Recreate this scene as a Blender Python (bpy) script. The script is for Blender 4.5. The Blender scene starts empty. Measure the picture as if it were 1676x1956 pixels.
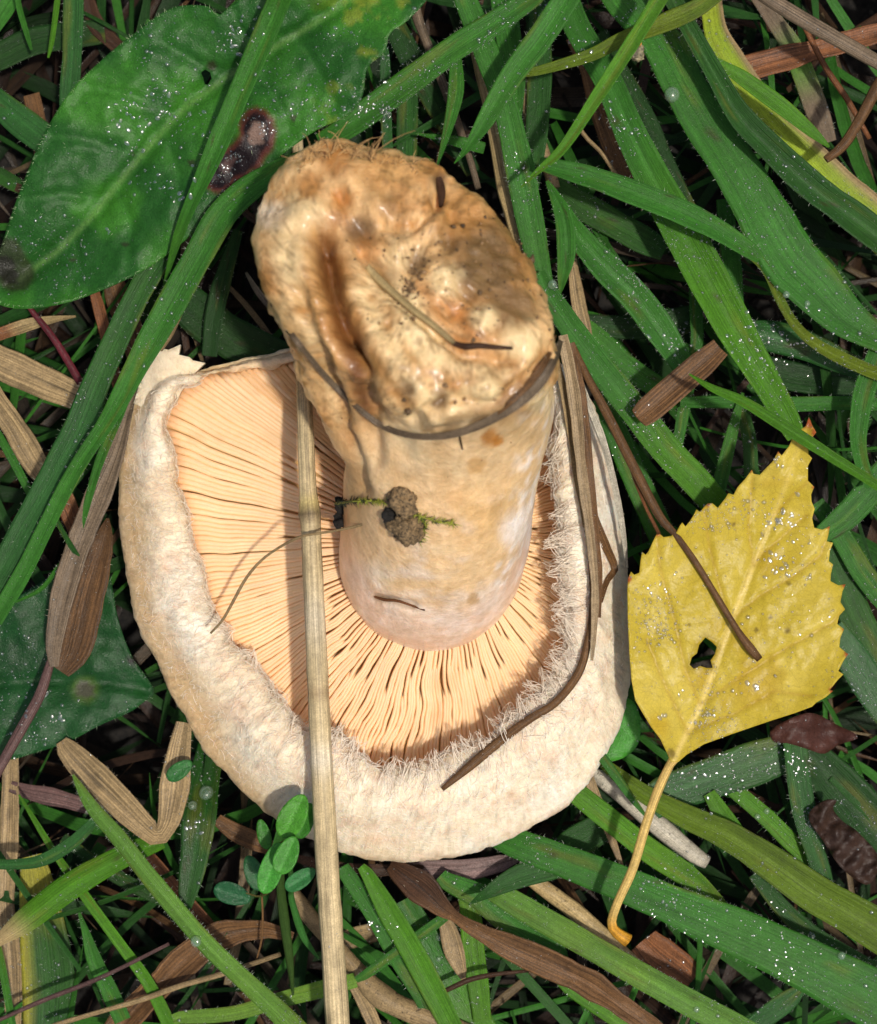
import bpy, math, random
import numpy as np
from mathutils import Vector, geometry
from mathutils.bvhtree import BVHTree

# ------------------------------------------------------------------ camera, sky, sun, exposure (1 unit = 1 cm)
SC = bpy.context.scene
SC.unit_settings.system = 'METRIC'
SC.unit_settings.scale_length = 0.01
HC = 42.0                       # camera height over the soil, cm
FPX = 3545.0                    # focal length in pixels of the 1676 px wide photograph
W0, H0 = 1676.0, 1956.0
cam = bpy.data.cameras.new("camera")
camo = bpy.data.objects.new("camera", cam)
SC.collection.objects.link(camo)
camo.location = (0, 0, HC)
cam.sensor_fit = 'HORIZONTAL'
cam.sensor_width = 36.0
cam.lens = 36.0 * FPX / W0
cam.clip_start = 0.5
cam.clip_end = 2000
cam.dof.use_dof = True
cam.dof.focus_distance = HC - 3.9
cam.dof.aperture_fstop = cam.lens * 1e-3 / 0.34
SC.camera = camo

SUN_TILT, SUN_AZ = 16.0, -26.0   # degrees away from straight up; direction in the ground plane, from +x towards +y
st, sa = math.radians(SUN_TILT), math.radians(SUN_AZ)
sun_dir = Vector((math.sin(st) * math.cos(sa), math.sin(st) * math.sin(sa), math.cos(st)))
world = bpy.data.worlds.new("World")
SC.world = world
world.use_nodes = True
wn = world.node_tree
sky = wn.nodes.new('ShaderNodeTexSky')
sky.sky_type = 'NISHITA'
sky.sun_disc = False
sky.dust_density = 4.0
sky.ozone_density = 0.3
sky.sun_elevation = math.radians(90 - SUN_TILT)
sky.sun_rotation = math.radians(90 - SUN_AZ)
wn.nodes['Background'].inputs['Strength'].default_value = 0.11
wn.links.new(sky.outputs[0], wn.nodes['Background'].inputs['Color'])
sun = bpy.data.lights.new("sun", 'SUN')
sun.energy = 3.3
sun.angle = math.radians(2.5)
sun.color = (1.0, 0.95, 0.87)
suno = bpy.data.objects.new("sun", sun)
SC.collection.objects.link(suno)
suno.location = sun_dir * 60
suno.rotation_euler = sun_dir.to_track_quat('Z', 'Y').to_euler()
SC.view_settings.view_transform = 'Standard'
SC.view_settings.look = 'None'
SC.view_settings.gamma = 1
SC.view_settings.exposure = -0.08
SC.view_settings.use_curve_mapping = False
SC.cycles.max_bounces = 6
SC.cycles.diffuse_bounces = 3
SC.cycles.transmission_bounces = 5
SC.cycles.transparent_max_bounces = 6
SC.cycles.use_denoising = True
SC.cycles.caustics_reflective = False
SC.cycles.caustics_refractive = False

rng = np.random.default_rng(7)
random.seed(7)

# ------------------------------------------------------------------ helpers
def P(px, py, z):
    """A point of the place: where the sight line of a photo pixel is z cm above the soil."""
    d = HC - z
    return np.array([(px - W0 / 2) * d / FPX, (H0 / 2 - py) * d / FPX, z])

def PX(v):
    d = HC - v[:, 2]
    return np.stack([v[:, 0] * FPX / d + W0 / 2, H0 / 2 - v[:, 1] * FPX / d], 1)

def lin(*c):
    c = np.array(c, float) / 255.0
    return np.where(c <= 0.04045, c / 12.92, ((c + 0.055) / 1.055) ** 2.4)

def _hash(ix, iy, iz, s):
    h = (ix * 374761393 + iy * 668265263 + iz * 1274126177 + s * 974634777) & 0xFFFFFFFF
    h = ((h ^ (h >> 13)) * 1274126177) & 0xFFFFFFFF
    return ((h ^ (h >> 16)) & 0xFFFF) / 65535.0

def vnoise(p, scale=1.0, seed=0):
    """Smooth value noise in -1..1 for an (n, 3) array."""
    p = np.asarray(p, float) * scale + 1000.0
    i = np.floor(p).astype(np.int64)
    f = p - i
    f = f * f * (3 - 2 * f)
    out = 0
    for dx in (0, 1):
        for dy in (0, 1):
            for dz in (0, 1):
                w = (f[:, 0] if dx else 1 - f[:, 0]) * (f[:, 1] if dy else 1 - f[:, 1]) * (f[:, 2] if dz else 1 - f[:, 2])
                out = out + w * _hash(i[:, 0] + dx, i[:, 1] + dy, i[:, 2] + dz, seed)
    return out * 2 - 1

def fbm(p, scale=1.0, seed=0, octaves=3):
    o, a, t = 0, 1.0, 0
    for k in range(octaves):
        o = o + a * vnoise(p, scale * 2 ** k, seed + k)
        t += a
        a *= 0.5
    return o / t

def catmull(pts, n, closed=False):
    """n points along a Catmull-Rom curve through pts (m, k), even in length of the first columns."""
    p = np.asarray(pts, float)
    m = len(p)
    out = []
    seg = m if closed else m - 1
    for i in range(seg):
        if closed:
            a, b, c, d = p[(i - 1) % m], p[i], p[(i + 1) % m], p[(i + 2) % m]
        else:
            b, c = p[i], p[i + 1]
            a = p[i - 1] if i else 2 * b - c
            d = p[i + 2] if i + 2 < m else 2 * c - b
        for t in np.linspace(0, 1, 16, endpoint=False):
            out.append(0.5 * ((2 * b) + (c - a) * t + (2 * a - 5 * b + 4 * c - d) * t * t + (3 * b - a - 3 * c + d) * t ** 3))
    if not closed:
        out.append(p[-1])
    else:
        out.append(out[0])
    o = np.array(out)
    s = np.concatenate([[0], np.cumsum(np.linalg.norm(np.diff(o[:, :3], axis=0), axis=1))])
    q = np.linspace(0, s[-1], n + 1)[:-1] if closed else np.linspace(0, s[-1], n)
    return np.stack([np.interp(q, s, o[:, k]) for k in range(o.shape[1])], 1)

def dist_poly(q, poly):
    """Distance of (n,2) points to a polyline."""
    best = np.full(len(q), 1e9)
    poly = np.asarray(poly, float)
    for a, b in zip(poly[:-1], poly[1:]):
        ab = b - a
        t = np.clip(((q - a) @ ab) / max(ab @ ab, 1e-9), 0, 1)
        d = np.linalg.norm(q - (a + t[:, None] * ab), axis=1)
        best = np.minimum(best, d)
    return best

def smooth(a, b, x):
    t = np.clip((x - a) / (b - a), 0, 1)
    return t * t * (3 - 2 * t)

COL = SC.collection

def mesh_data(name, V, F, col=None, uv=None, mat=None, flat=False):
    me = bpy.data.meshes.new(name)
    V = np.asarray(V, float)
    if isinstance(F, np.ndarray):
        k = F.shape[1]
        me.vertices.add(len(V))
        me.vertices.foreach_set('co', V.ravel())
        me.loops.add(F.size)
        me.loops.foreach_set('vertex_index', F.ravel().astype(np.int32))
        me.polygons.add(len(F))
        me.polygons.foreach_set('loop_start', np.arange(0, F.size, k, dtype=np.int32))
        me.update(calc_edges=True)
    else:
        me.from_pydata([tuple(v) for v in V], [], [tuple(int(i) for i in f) for f in F])
        me.update()
    if col is not None:
        c = np.ones((len(V), 4))
        c[:, :3] = np.clip(col, 0, 1)
        at = me.color_attributes.new('Col', 'FLOAT_COLOR', 'POINT')
        at.data.foreach_set('color', c.ravel())
    if uv is not None:
        li = np.empty(len(me.loops), np.int32)
        me.loops.foreach_get('vertex_index', li)
        l = me.uv_layers.new(name='UVMap')
        l.data.foreach_set('uv', np.asarray(uv, float)[li].ravel())
    if not flat:
        me.polygons.foreach_set('use_smooth', np.ones(len(me.polygons), bool))
    if mat is not None:
        me.materials.append(mat)
    me.validate()
    return me

def link(name, me, parent=None, origin=None):
    o = bpy.data.objects.new(name, me)
    COL.objects.link(o)
    if parent is not None:
        o.parent = parent
    if origin is not None:
        o.location = tuple(origin)
    return o

def part(name, V, F, col, mat, parent, uv=None, stuff=False, label=None, flat=False):
    """A mesh that is a part of the thing `parent`; V in world cm."""
    root = np.zeros(3)
    q = parent
    while q is not None:
        root += np.array(q.location)
        q = q.parent
    o = link(name, mesh_data(name, np.asarray(V) - root, F, col, uv, mat, flat), parent)
    if stuff:
        o['kind'] = 'stuff'
    if label:
        o['label'] = label
    return o

def tag(o, label, cat, group=None):
    o['label'] = label
    o['category'] = cat
    if group:
        o['group'] = group
    return o

def thing_mesh(name, V, F, col, mat, label, cat, group=None, uv=None, flat=False):
    V = np.asarray(V, float)
    org = V.mean(0)
    org[2] = V[:, 2].min()
    o = link(name, mesh_data(name, V - org, F, col, uv, mat, flat), None, org)
    return tag(o, label, cat, group)

def empty(name, loc, label, cat, group=None):
    o = bpy.data.objects.new(name, None)
    o.empty_display_size = 0.3
    COL.objects.link(o)
    o.location = tuple(loc)
    return tag(o, label, cat, group)

def grid_faces(nu, nv, wrap=False):
    """Quads of a grid with nu rows and nv columns (columns wrap if asked)."""
    i, j = np.meshgrid(np.arange(nu - 1), np.arange(nv if wrap else nv - 1), indexing='ij')
    j2 = (j + 1) % nv
    return np.stack([i * nv + j, i * nv + j2, (i + 1) * nv + j2, (i + 1) * nv + j], -1).reshape(-1, 4)

# ------------------------------------------------------------------ materials
def nodes_of(name):
    m = bpy.data.materials.new(name)
    m.use_nodes = True
    t = m.node_tree
    b = t.nodes['Principled BSDF']
    return m, t, b

def N(t, kind, **kw):
    n = t.nodes.new('ShaderNode' + kind)
    for k, v in kw.items():
        if k.startswith('i_'):
            n.inputs[k[2:].replace('_', ' ')].default_value = v
        else:
            setattr(n, k, v)
    return n

def mixc(t, kind, a, b, fac):
    n = t.nodes.new('ShaderNodeMix')
    n.data_type = 'RGBA'
    n.blend_type = kind
    for sock, v in ((0, fac), (6, a), (7, b)):
        if hasattr(v, 'links') or hasattr(v, 'is_linked'):
            t.links.new(v, n.inputs[sock])
        else:
            n.inputs[sock].default_value = v
    return n.outputs[2]

def ramp(t, src, stops):
    r = t.nodes.new('ShaderNodeValToRGB')
    e = r.color_ramp.elements
    while len(e) < len(stops):
        e.new(0.5)
    for k, (p, c) in enumerate(stops):
        e[k].position = p
        e[k].color = (*c, 1) if len(c) == 3 else c
    t.links.new(src, r.inputs[0])
    return r.outputs[0]

def plant_material(name, stripes=0.35, stripe_n=24.0, rough=0.5, trans=0.12, coat=0.06, speck=0.2, bump=0.4, veinnet=0.0, spots=0.0):
    m, t, b = nodes_of(name)
    L = t.links.new
    at = N(t, 'Attribute', attribute_name='Col')
    uv = N(t, 'UVMap', uv_map='UVMap')
    tc = N(t, 'TexCoord')
    mp = N(t, 'Mapping')
    mp.inputs['Scale'].default_value = (stripe_n, 0.35, 1)
    L(uv.outputs[0], mp.inputs[0])
    st_ = N(t, 'TexNoise', i_Scale=1.0, i_Detail=4.0, i_Roughness=0.6)
    L(mp.outputs[0], st_.inputs['Vector'])
    stc = ramp(t, st_.outputs[0], [(0.3, (1 - stripes,) * 3), (0.7, (1 + stripes * 0.6,) * 3)])
    nz = N(t, 'TexNoise', i_Scale=5.0, i_Detail=6.0, i_Roughness=0.7)
    L(tc.outputs['Object'], nz.inputs['Vector'])
    nzc = ramp(t, nz.outputs[0], [(0.25, (1 - speck,) * 3), (0.75, (1 + speck,) * 3)])
    c = mixc(t, 'MULTIPLY', at.outputs[0], stc, 1.0) if stripes else at.outputs[0]
    c = mixc(t, 'MULTIPLY', c, nzc, 1.0)
    if spots:
        ns = N(t, 'TexNoise', i_Scale=9.0, i_Detail=3.0, i_Roughness=0.8)
        L(tc.outputs['Object'], ns.inputs['Vector'])
        sp = ramp(t, ns.outputs[0], [(0.60, (0, 0, 0)), (0.68, (spots,) * 3)])
        c = mixc(t, 'MIX', c, (0.035, 0.025, 0.018, 1), sp)
    mot = N(t, 'TexNoise', i_Scale=30.0, i_Detail=5.0, i_Roughness=0.75)
    L(tc.outputs['Object'], mot.inputs['Vector'])
    c = mixc(t, 'MULTIPLY', c, ramp(t, mot.outputs[0], [(0.35, (1 - speck * 1.1,) * 3), (0.68, (1 + speck * 1.1,) * 3)]), 1.0)
    bh = st_.outputs[0]
    if veinnet:
        for sc_, w_, k_ in ((3.0, 0.025, 0.8), (8.0, 0.04, 0.55)):
            wn_ = N(t, 'TexNoise', i_Scale=6.0, i_Detail=2.0)
            L(tc.outputs['Object'], wn_.inputs['Vector'])
            wv = mixc(t, 'LINEAR_LIGHT', tc.outputs['Object'], wn_.outputs['Color'], 0.03)
            vo = N(t, 'TexVoronoi', feature='DISTANCE_TO_EDGE', i_Scale=sc_)
            L(wv, vo.inputs['Vector'])
            ve = ramp(t, vo.outputs['Distance'], [(0.0, (1 - veinnet * k_, 1 - veinnet * k_ * 1.1, 1 - veinnet * k_)), (w_, (1, 1, 1))])
            c = mixc(t, 'MULTIPLY', c, ve, 1.0)
    L(c, b.inputs['Base Color'])
    b.inputs['Roughness'].default_value = rough
    b.inputs['Specular IOR Level'].default_value = 0.16
    b.inputs['Coat Weight'].default_value = coat
    b.inputs['Coat Roughness'].default_value = 0.16
    fine = N(t, 'TexNoise', i_Scale=26.0, i_Detail=3.0, i_Roughness=0.6)
    L(tc.outputs['Object'], fine.inputs['Vector'])
    bp1 = N(t, 'Bump', i_Strength=bump, i_Distance=0.03)
    L(fine.outputs[0], bp1.inputs['Height'])
    bp2 = N(t, 'Bump', i_Strength=min(1, bump * 1.8), i_Distance=0.035)
    L(bh if stripes else nz.outputs[0], bp2.inputs['Height'])
    L(bp1.outputs[0], bp2.inputs['Normal'])
    L(bp2.outputs[0], b.inputs['Normal'])
    L(bp1.outputs[0], b.inputs['Coat Normal'])
    if trans:
        tr = N(t, 'BsdfTranslucent')
        L(c, tr.inputs['Color'])
        mx = N(t, 'MixShader', i_Fac=trans)
        L(b.outputs[0], mx.inputs[1])
        L(tr.outputs[0], mx.inputs[2])
        L(mx.outputs[0], t.nodes['Material Output'].inputs['Surface'])
    return m

M_BLADE = plant_material('grass_green')
M_WET = plant_material('grass_wet', rough=0.42, coat=0.16, bump=0.4)
M_DRY = plant_material('dry_grass', stripes=0.7, stripe_n=16.0, rough=0.6, trans=0.05, coat=0.12, speck=0.3, bump=0.4)
M_SPECK = plant_material('speckled_dry_grass', stripes=0.3, rough=0.6, trans=0.0, coat=0.15, speck=0.3, spots=0.8)
M_LEAF = plant_material('broad_leaf', stripes=0.0, rough=0.46, trans=0.06, coat=0.2, speck=0.22, bump=0.5, veinnet=0.25)
M_BIRCH = plant_material('birch_leaf_yellow', stripes=0.0, rough=0.6, trans=0.1, coat=0.12, speck=0.12, bump=0.2, veinnet=0.2)
M_STRAW = plant_material('straw', stripes=0.55, stripe_n=9.0, rough=0.5, trans=0.0, coat=0.08, speck=0.22, bump=0.35)

def fungus_material(name, sss, rad, rough, bumps, speck=0.1, coat=0.0, combed=()):
    m, t, b = nodes_of(name)
    L = t.links.new
    at = N(t, 'Attribute', attribute_name='Col')
    tc = N(t, 'TexCoord')
    c = at.outputs[0]
    nz = N(t, 'TexNoise', i_Scale=3.0, i_Detail=8.0, i_Roughness=0.75)
    L(tc.outputs['Object'], nz.inputs['Vector'])
    c = mixc(t, 'MULTIPLY', c, ramp(t, nz.outputs[0], [(0.3, (1 - speck, 1 - speck * 1.3, 1 - speck * 1.8)), (0.65, (1 + speck * 0.5,) * 3)]), 1.0)
    L(c, b.inputs['Base Color'])
    b.inputs['Roughness'].default_value = rough
    b.inputs['Specular IOR Level'].default_value = 0.35
    b.inputs['Coat Weight'].default_value = coat
    b.inputs['Coat Roughness'].default_value = 0.24
    b.inputs['Subsurface Weight'].default_value = sss
    b.inputs['Subsurface Radius'].default_value = (1.0, 0.62, 0.36)
    b.inputs['Subsurface Scale'].default_value = rad
    prev = None
    for sc_, strength, dist in bumps:
        n = N(t, 'TexNoise', i_Scale=sc_, i_Detail=4.0, i_Roughness=0.65)
        L(tc.outputs['Object'], n.inputs['Vector'])
        bp = N(t, 'Bump', i_Strength=strength, i_Distance=dist)
        L(n.outputs[0], bp.inputs['Height'])
        if prev:
            L(prev, bp.inputs['Normal'])
        prev = bp.outputs[0]
    for su, sv_, strength, dist in combed:
        uvn = N(t, 'UVMap', uv_map='UVMap')
        mp = N(t, 'Mapping')
        mp.inputs['Scale'].default_value = (su, sv_, 1)
        L(uvn.outputs[0], mp.inputs[0])
        n = N(t, 'TexNoise', i_Scale=1.0, i_Detail=5.0, i_Roughness=0.7, i_Distortion=0.6)
        L(mp.outputs[0], n.inputs['Vector'])
        bp = N(t, 'Bump', i_Strength=strength, i_Distance=dist)
        L(n.outputs[0], bp.inputs['Height'])
        if prev:
            L(prev, bp.inputs['Normal'])
        prev = bp.outputs[0]
        c2 = mixc(t, 'MULTIPLY', c, ramp(t, n.outputs[0], [(0.3, (0.86, 0.82, 0.76)), (0.6, (1.06, 1.06, 1.06))]), 0.8)
        L(c2, b.inputs['Base Color'])
    if prev:
        L(prev, b.inputs['Normal'])
    return m

M_WOOL = fungus_material('cap_wool', 0.4, 0.2, 0.75, [(5, 0.35, 0.12), (16, 0.5, 0.05), (45, 0.5, 0.02)], 0.16, combed=[(16, 5, 0.55, 0.05)])
M_GILL = fungus_material('gill_flesh', 0.45, 0.07, 0.5, [(20, 0.15, 0.02)], 0.06)
M_STEM = fungus_material('stem_flesh', 0.3, 0.14, 0.42, [(3, 0.25, 0.15), (9, 0.5, 0.06), (28, 0.45, 0.02), (70, 0.3, 0.008)], 0.22, 0.35)
M_FIBRE = fungus_material('wool_fibre', 0.0, 0.1, 0.6, [], 0.08)

def simple(name, col, rough, scale=8.0, **kw):
    m, t, b = nodes_of(name)
    nz = N(t, 'TexNoise', i_Scale=scale, i_Detail=5.0)
    tc = N(t, 'TexCoord')
    t.links.new(tc.outputs['Object'], nz.inputs['Vector'])
    c = ramp(t, nz.outputs[0], [(0.35, tuple(np.array(col) * 0.25)), (0.65, tuple(np.minimum(1, np.array(col) * 1.35)))])
    t.links.new(c, b.inputs['Base Color'])
    b.inputs['Roughness'].default_value = rough
    bp = N(t, 'Bump', i_Strength=0.6, i_Distance=0.08)
    t.links.new(nz.outputs[0], bp.inputs['Height'])
    t.links.new(bp.outputs[0], b.inputs['Normal'])
    for k, v in kw.items():
        b.inputs[k].default_value = v
    return m

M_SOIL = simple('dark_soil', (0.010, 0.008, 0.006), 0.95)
M_CLOD = simple('soil_clod', (0.20, 0.13, 0.06), 0.85, 22.0)
M_HAIR, _t, _b = nodes_of('leaf_hair')
_at = N(_t, 'Attribute', attribute_name='Col')
_t.links.new(_at.outputs[0], _b.inputs['Base Color'])
_b.inputs['Roughness'].default_value = 0.4
def water(name, body, col, gloss, rough):
    """Water beads: mostly see-through, a little scattering body, a strong wet highlight."""
    m, t, b = nodes_of(name)
    t.nodes.remove(b)
    df_ = N(t, 'BsdfDiffuse')
    df_.inputs['Color'].default_value = (*col, 1)
    tr = N(t, 'BsdfTransparent')
    gl = N(t, 'BsdfGlossy')
    gl.inputs['Roughness'].default_value = rough
    m1 = N(t, 'MixShader', i_Fac=body)
    t.links.new(tr.outputs[0], m1.inputs[1])
    t.links.new(df_.outputs[0], m1.inputs[2])
    lw = N(t, 'LayerWeight', i_Blend=0.35)
    mp = N(t, 'MapRange')
    mp.inputs['To Min'].default_value = gloss
    mp.inputs['To Max'].default_value = min(1, gloss * 2.2)
    t.links.new(lw.outputs['Facing'], mp.inputs['Value'])
    m2 = N(t, 'MixShader')
    t.links.new(mp.outputs[0], m2.inputs[0])
    t.links.new(m1.outputs[0], m2.inputs[1])
    t.links.new(gl.outputs[0], m2.inputs[2])
    t.links.new(m2.outputs[0], t.nodes['Material Output'].inputs['Surface'])
    return m
M_DEW = water('dew_mist', 0.06, (0.6, 0.7, 0.55), 0.22, 0.14)
M_DROP = water('water_drop', 0.16, (0.45, 0.62, 0.42), 0.10, 0.07)

# ------------------------------------------------------------------ soil and the litter nobody could count
gx = np.linspace(-30, 30, 90)
X, Y = np.meshgrid(gx, gx, indexing='ij')
gv = np.stack([X.ravel(), Y.ravel(), np.zeros(X.size)], 1)
gv[:, 2] = fbm(gv, 0.5, 3) * 0.35 - 2.0
edge = np.maximum(np.abs(gv[:, 0]), np.abs(gv[:, 1])) > 29.9
gv[edge, :2] *= 12
ground = link('ground', mesh_data('ground', gv, grid_faces(90, 90), None, None, M_SOIL))
ground['kind'] = 'structure'

# ------------------------------------------------------------------ the mushroom
KT = 540
TH = np.linspace(0, 2 * np.pi, KT, endpoint=False)

def polar(poly, c, th=TH, smoothn=0):
    """Radius of a closed outline about c at the angles th."""
    d = catmull(poly, 900, closed=True)
    v = d - np.array(c)
    a = np.arctan2(-v[:, 1], v[:, 0]) % (2 * np.pi)
    r = np.linalg.norm(v, axis=1)
    o = np.argsort(a)
    a, r = a[o], r[o]
    a = np.concatenate([a[-3:] - 2 * np.pi, a, a[:3] + 2 * np.pi])
    r = np.concatenate([r[-3:], r, r[:3]])
    q = np.interp(th, a, r)
    for _ in range(smoothn):
        q = 0.5 * q + 0.25 * (np.roll(q, 1) + np.roll(q, -1))
    return q

OUTER = [(228, 950), (231, 870), (243, 800), (260, 745), (295, 712), (350, 716), (400, 704), (450, 691), (510, 684), (560, 668),
         (650, 645), (800, 630), (950, 650), (1060, 690), (1120, 750), (1152, 830), (1176, 940), (1196, 1080), (1209, 1200),
         (1205, 1300), (1184, 1390), (1145, 1465), (1085, 1538), (1000, 1593), (900, 1630), (800, 1647), (700, 1640), (620, 1618),
         (540, 1575), (465, 1515), (400, 1445), (362, 1385), (332, 1330), (300, 1265), (268, 1205), (243, 1120), (231, 1030)]
INNER = [(322, 835), (335, 900), (350, 960), (362, 1030), (385, 1100), (410, 1170), (450, 1230), (495, 1290), (535, 1345),
         (575, 1388), (640, 1402), (690, 1445), (740, 1460), (800, 1455), (860, 1440), (920, 1422), (960, 1395), (1000, 1352),
         (1035, 1322), (1062, 1280), (1082, 1210), (1082, 1150), (1077, 1090), (1070, 1030), (1060, 960), (1052, 900), (1050, 850),
         (1062, 790), (1040, 735), (950, 695), (800, 675), (650, 683), (560, 690), (500, 702), (440, 710), (390, 722), (348, 742), (322, 780)]
CO, CI = np.array([760.0, 1120.0]), np.array([790.0, 1090.0])
r_out = polar(OUTER, CO)
r_in = polar(INNER, CI)
cs, sn = np.cos(TH), np.sin(TH)
out_px = CO + np.stack([cs * r_out, -sn * r_out], 1)
in_px = CI + np.stack([cs * r_in, -sn * r_in], 1)
# where the margin is broken off (upper edge, beside and behind the stem)
ang_deg = np.degrees(TH)
broken = smooth(52, 66, ang_deg) * (1 - smooth(132, 141, ang_deg))
jag = fbm(np.stack([cs * 9, sn * 9, cs * 0], 1), 1.3, 11)
in_px = in_px + jag[:, None] * 9 * np.stack([cs, -sn], 1)

def ringP(px, z):
    z = np.broadcast_to(z, (len(px),))
    d = HC - z
    return np.stack([(px[:, 0] - W0 / 2) * d / FPX, (H0 / 2 - px[:, 1]) * d / FPX, z], 1)

apex = np.array([780.0, 1130.0])
leftlip = smooth(120, 150, ang_deg) * (1 - smooth(205, 245, ang_deg))
lipw = (1 - 0.75 * broken) * (1 - 0.5 * leftlip)
z_sil = 2.7 + 0.25 * broken
profile = [
    ringP(apex + (out_px - apex) * 0.03, 0.72),
    ringP(apex + (out_px - apex) * 0.35, 0.85),
    ringP(apex + (out_px - apex) * 0.70, 1.3),
    ringP(apex + (out_px - apex) * 0.92, 1.95),
    ringP(out_px, z_sil),
    ringP(out_px + (in_px - out_px) * 0.24, 3.38 * lipw + (1 - lipw) * 2.9),
    ringP(out_px + (in_px - out_px) * 0.58, 4.08 * lipw + (1 - lipw) * 3.0),
    ringP(out_px + (in_px - out_px) * 0.86, 4.06 * lipw + (1 - lipw) * 3.0),
    ringP(in_px, 3.72 * lipw + (1 - lipw) * 2.9),
    ringP(in_px + (out_px - in_px) * (0.14 * (1 - leftlip))[:, None], 3.25 * lipw + (1 - lipw) * 2.75),
    ringP(in_px + (out_px - in_px) * (0.22 * (1 - leftlip))[:, None], 2.70 * lipw + (1 - lipw) * 2.6),
    ringP(in_px + (out_px - in_px) * 0.06, 2.50),
    ringP(CI + (in_px - CI) * 0.82, 2.53),
    ringP(CI + (in_px - CI) * 0.62, 2.56),
    ringP(CI + (in_px - CI) * 0.42, 2.62),
    ringP(CI + (in_px - CI) * 0.1, 2.6),
]
prof = np.array(profile)                       # rings, angle, xyz
NS = 88
dense = []
seglen = np.linalg.norm(np.diff(prof, axis=0), axis=2).mean(1)
tt = np.concatenate([[0], np.cumsum(np.maximum(seglen, 0.25))])
q = np.linspace(0, tt[-1], NS)
for k in range(NS):
    i = min(np.searchsorted(tt, q[k], side='right') - 1, len(prof) - 2)
    t = (q[k] - tt[i]) / (tt[i + 1] - tt[i])
    a = prof[max(i - 1, 0)]
    b, c = prof[i], prof[i + 1]
    d = prof[min(i + 2, len(prof) - 1)]
    dense.append(0.5 * ((2 * b) + (c - a) * t + (2 * a - 5 * b + 4 * c - d) * t * t + (3 * b - a - 3 * c + d) * t ** 3))
cap = np.array(dense)
rowt = q / tt[-1]
t_sil, t_in, t_F = tt[4] / tt[-1], tt[8] / tt[-1], tt[10] / tt[-1]
V = cap.reshape(-1, 3)
row = np.repeat(rowt, KT)
brk = np.tile(broken, NS)
band = smooth(t_sil * 0.8, t_sil, row) * (1 - smooth(t_in, t_F, row))

def normals(G):
    """Unit normals of a wrapped grid (rows, columns, 3)."""
    du = np.gradient(G, axis=0)
    dv = (np.roll(G, -1, 1) - np.roll(G, 1, 1))
    n = np.cross(du, dv)
    return n / np.maximum(np.linalg.norm(n, axis=2, keepdims=True), 1e-9)

nrm = normals(cap).reshape(-1, 3)
ctr = V.mean(0)
if ((V[KT * 30] - ctr) * nrm[KT * 30]).sum() < 0:
    nrm = -nrm
lump = fbm(V, 0.9, 21) * 0.09 + fbm(V, 3.0, 22) * 0.045 * band + fbm(V, 9.0, 23) * 0.03 * band
arc = np.repeat(q, KT)
wool = smooth(t_sil + 0.25 * (t_in - t_sil), t_sil + 0.7 * (t_in - t_sil), row) * (1 - smooth(t_in, t_F, row))
comb = fbm(np.c_[np.tile(TH, NS) * 4.6 * 5.5 + 1.2 * vnoise(V, 1.5, 24), arc * 2.2, 0 * arc], 1.0, 25, 3)
lump = lump + wool * (0.075 * comb + 0.05 * np.abs(fbm(V, 6, 26)))
V = V + nrm * lump[:, None]
pxy = PX(V)
cream, peach, ochre, white = np.array([.90, .81, .67]), np.array([.78, .54, .38]), np.array([.60, .39, .17]), np.array([.93, .89, .80])
cream, white = cream * [1, .98, .9], white * [1, .98, .93]
n1, n2, n3 = fbm(V, 0.8, 31), fbm(V, 2.2, 32), fbm(V, 5.5, 33)
col = cream + (white - cream) * smooth(-0.1, 0.5, n1)[:, None]
col = col + (peach - col) * (0.55 * smooth(0.05, 0.45, n2))[:, None]
col = col + (peach - col) * (0.45 * smooth(0.1, 0.45, n3))[:, None]
wild = smooth(0.25, -0.1, V[:, 2] - 2.7 + 0.5 * n1)                     # the flank below the wool is smoother and browner
leftness = smooth(640, 330, pxy[:, 0])
tan_shade = np.clip(wild * (0.35 + 0.85 * leftness) + (0.45 * leftness + 0.1) * smooth(3.7, 2.8, V[:, 2]), 0, 1)  # tan flank; extra ochre on the left puts its shade into the colour
col = col + (ochre - col) * (0.8 * np.clip(tan_shade + 0.75 * smooth(3.75, 2.9, V[:, 2] + 0.35 * n1) * (0.25 + 0.75 * leftness) * smooth(900, 620, pxy[:, 0] - 0.2 * (pxy[:, 1] - 1200)), 0, 1))[:, None]
col = col * (1 + 0.12 * (wool * comb))[:, None]
ginner = smooth(t_in * 1.0, t_F, row)
gillbase = np.array([.82, .47, .19])
col = col + (gillbase - col) * np.clip(ginner + brk * smooth(t_sil, t_in, row) * 0.5, 0, 1)[:, None]
topn = smooth(0.62, 0.80, fbm(V, 14, 35) * 0.5 + 0.5) * band
col = col * (1 - 0.3 * topn[:, None])

mush = empty('milkcap_mushroom', P(780, 1130, 0.7), 'upturned cream mushroom with woolly cap margin, peach gills and thick dirty stem', 'mushroom')
capV, capF = V, grid_faces(NS, KT, True)
part('cap', V, capF, col, M_WOOL, mush, uv=np.c_[np.tile(TH * 4.6, NS), np.repeat(q, KT)])
cap_ob = bpy.context.scene.objects['cap']

# gills: one object each
ATT = (822.0, 1058.0)

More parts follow.
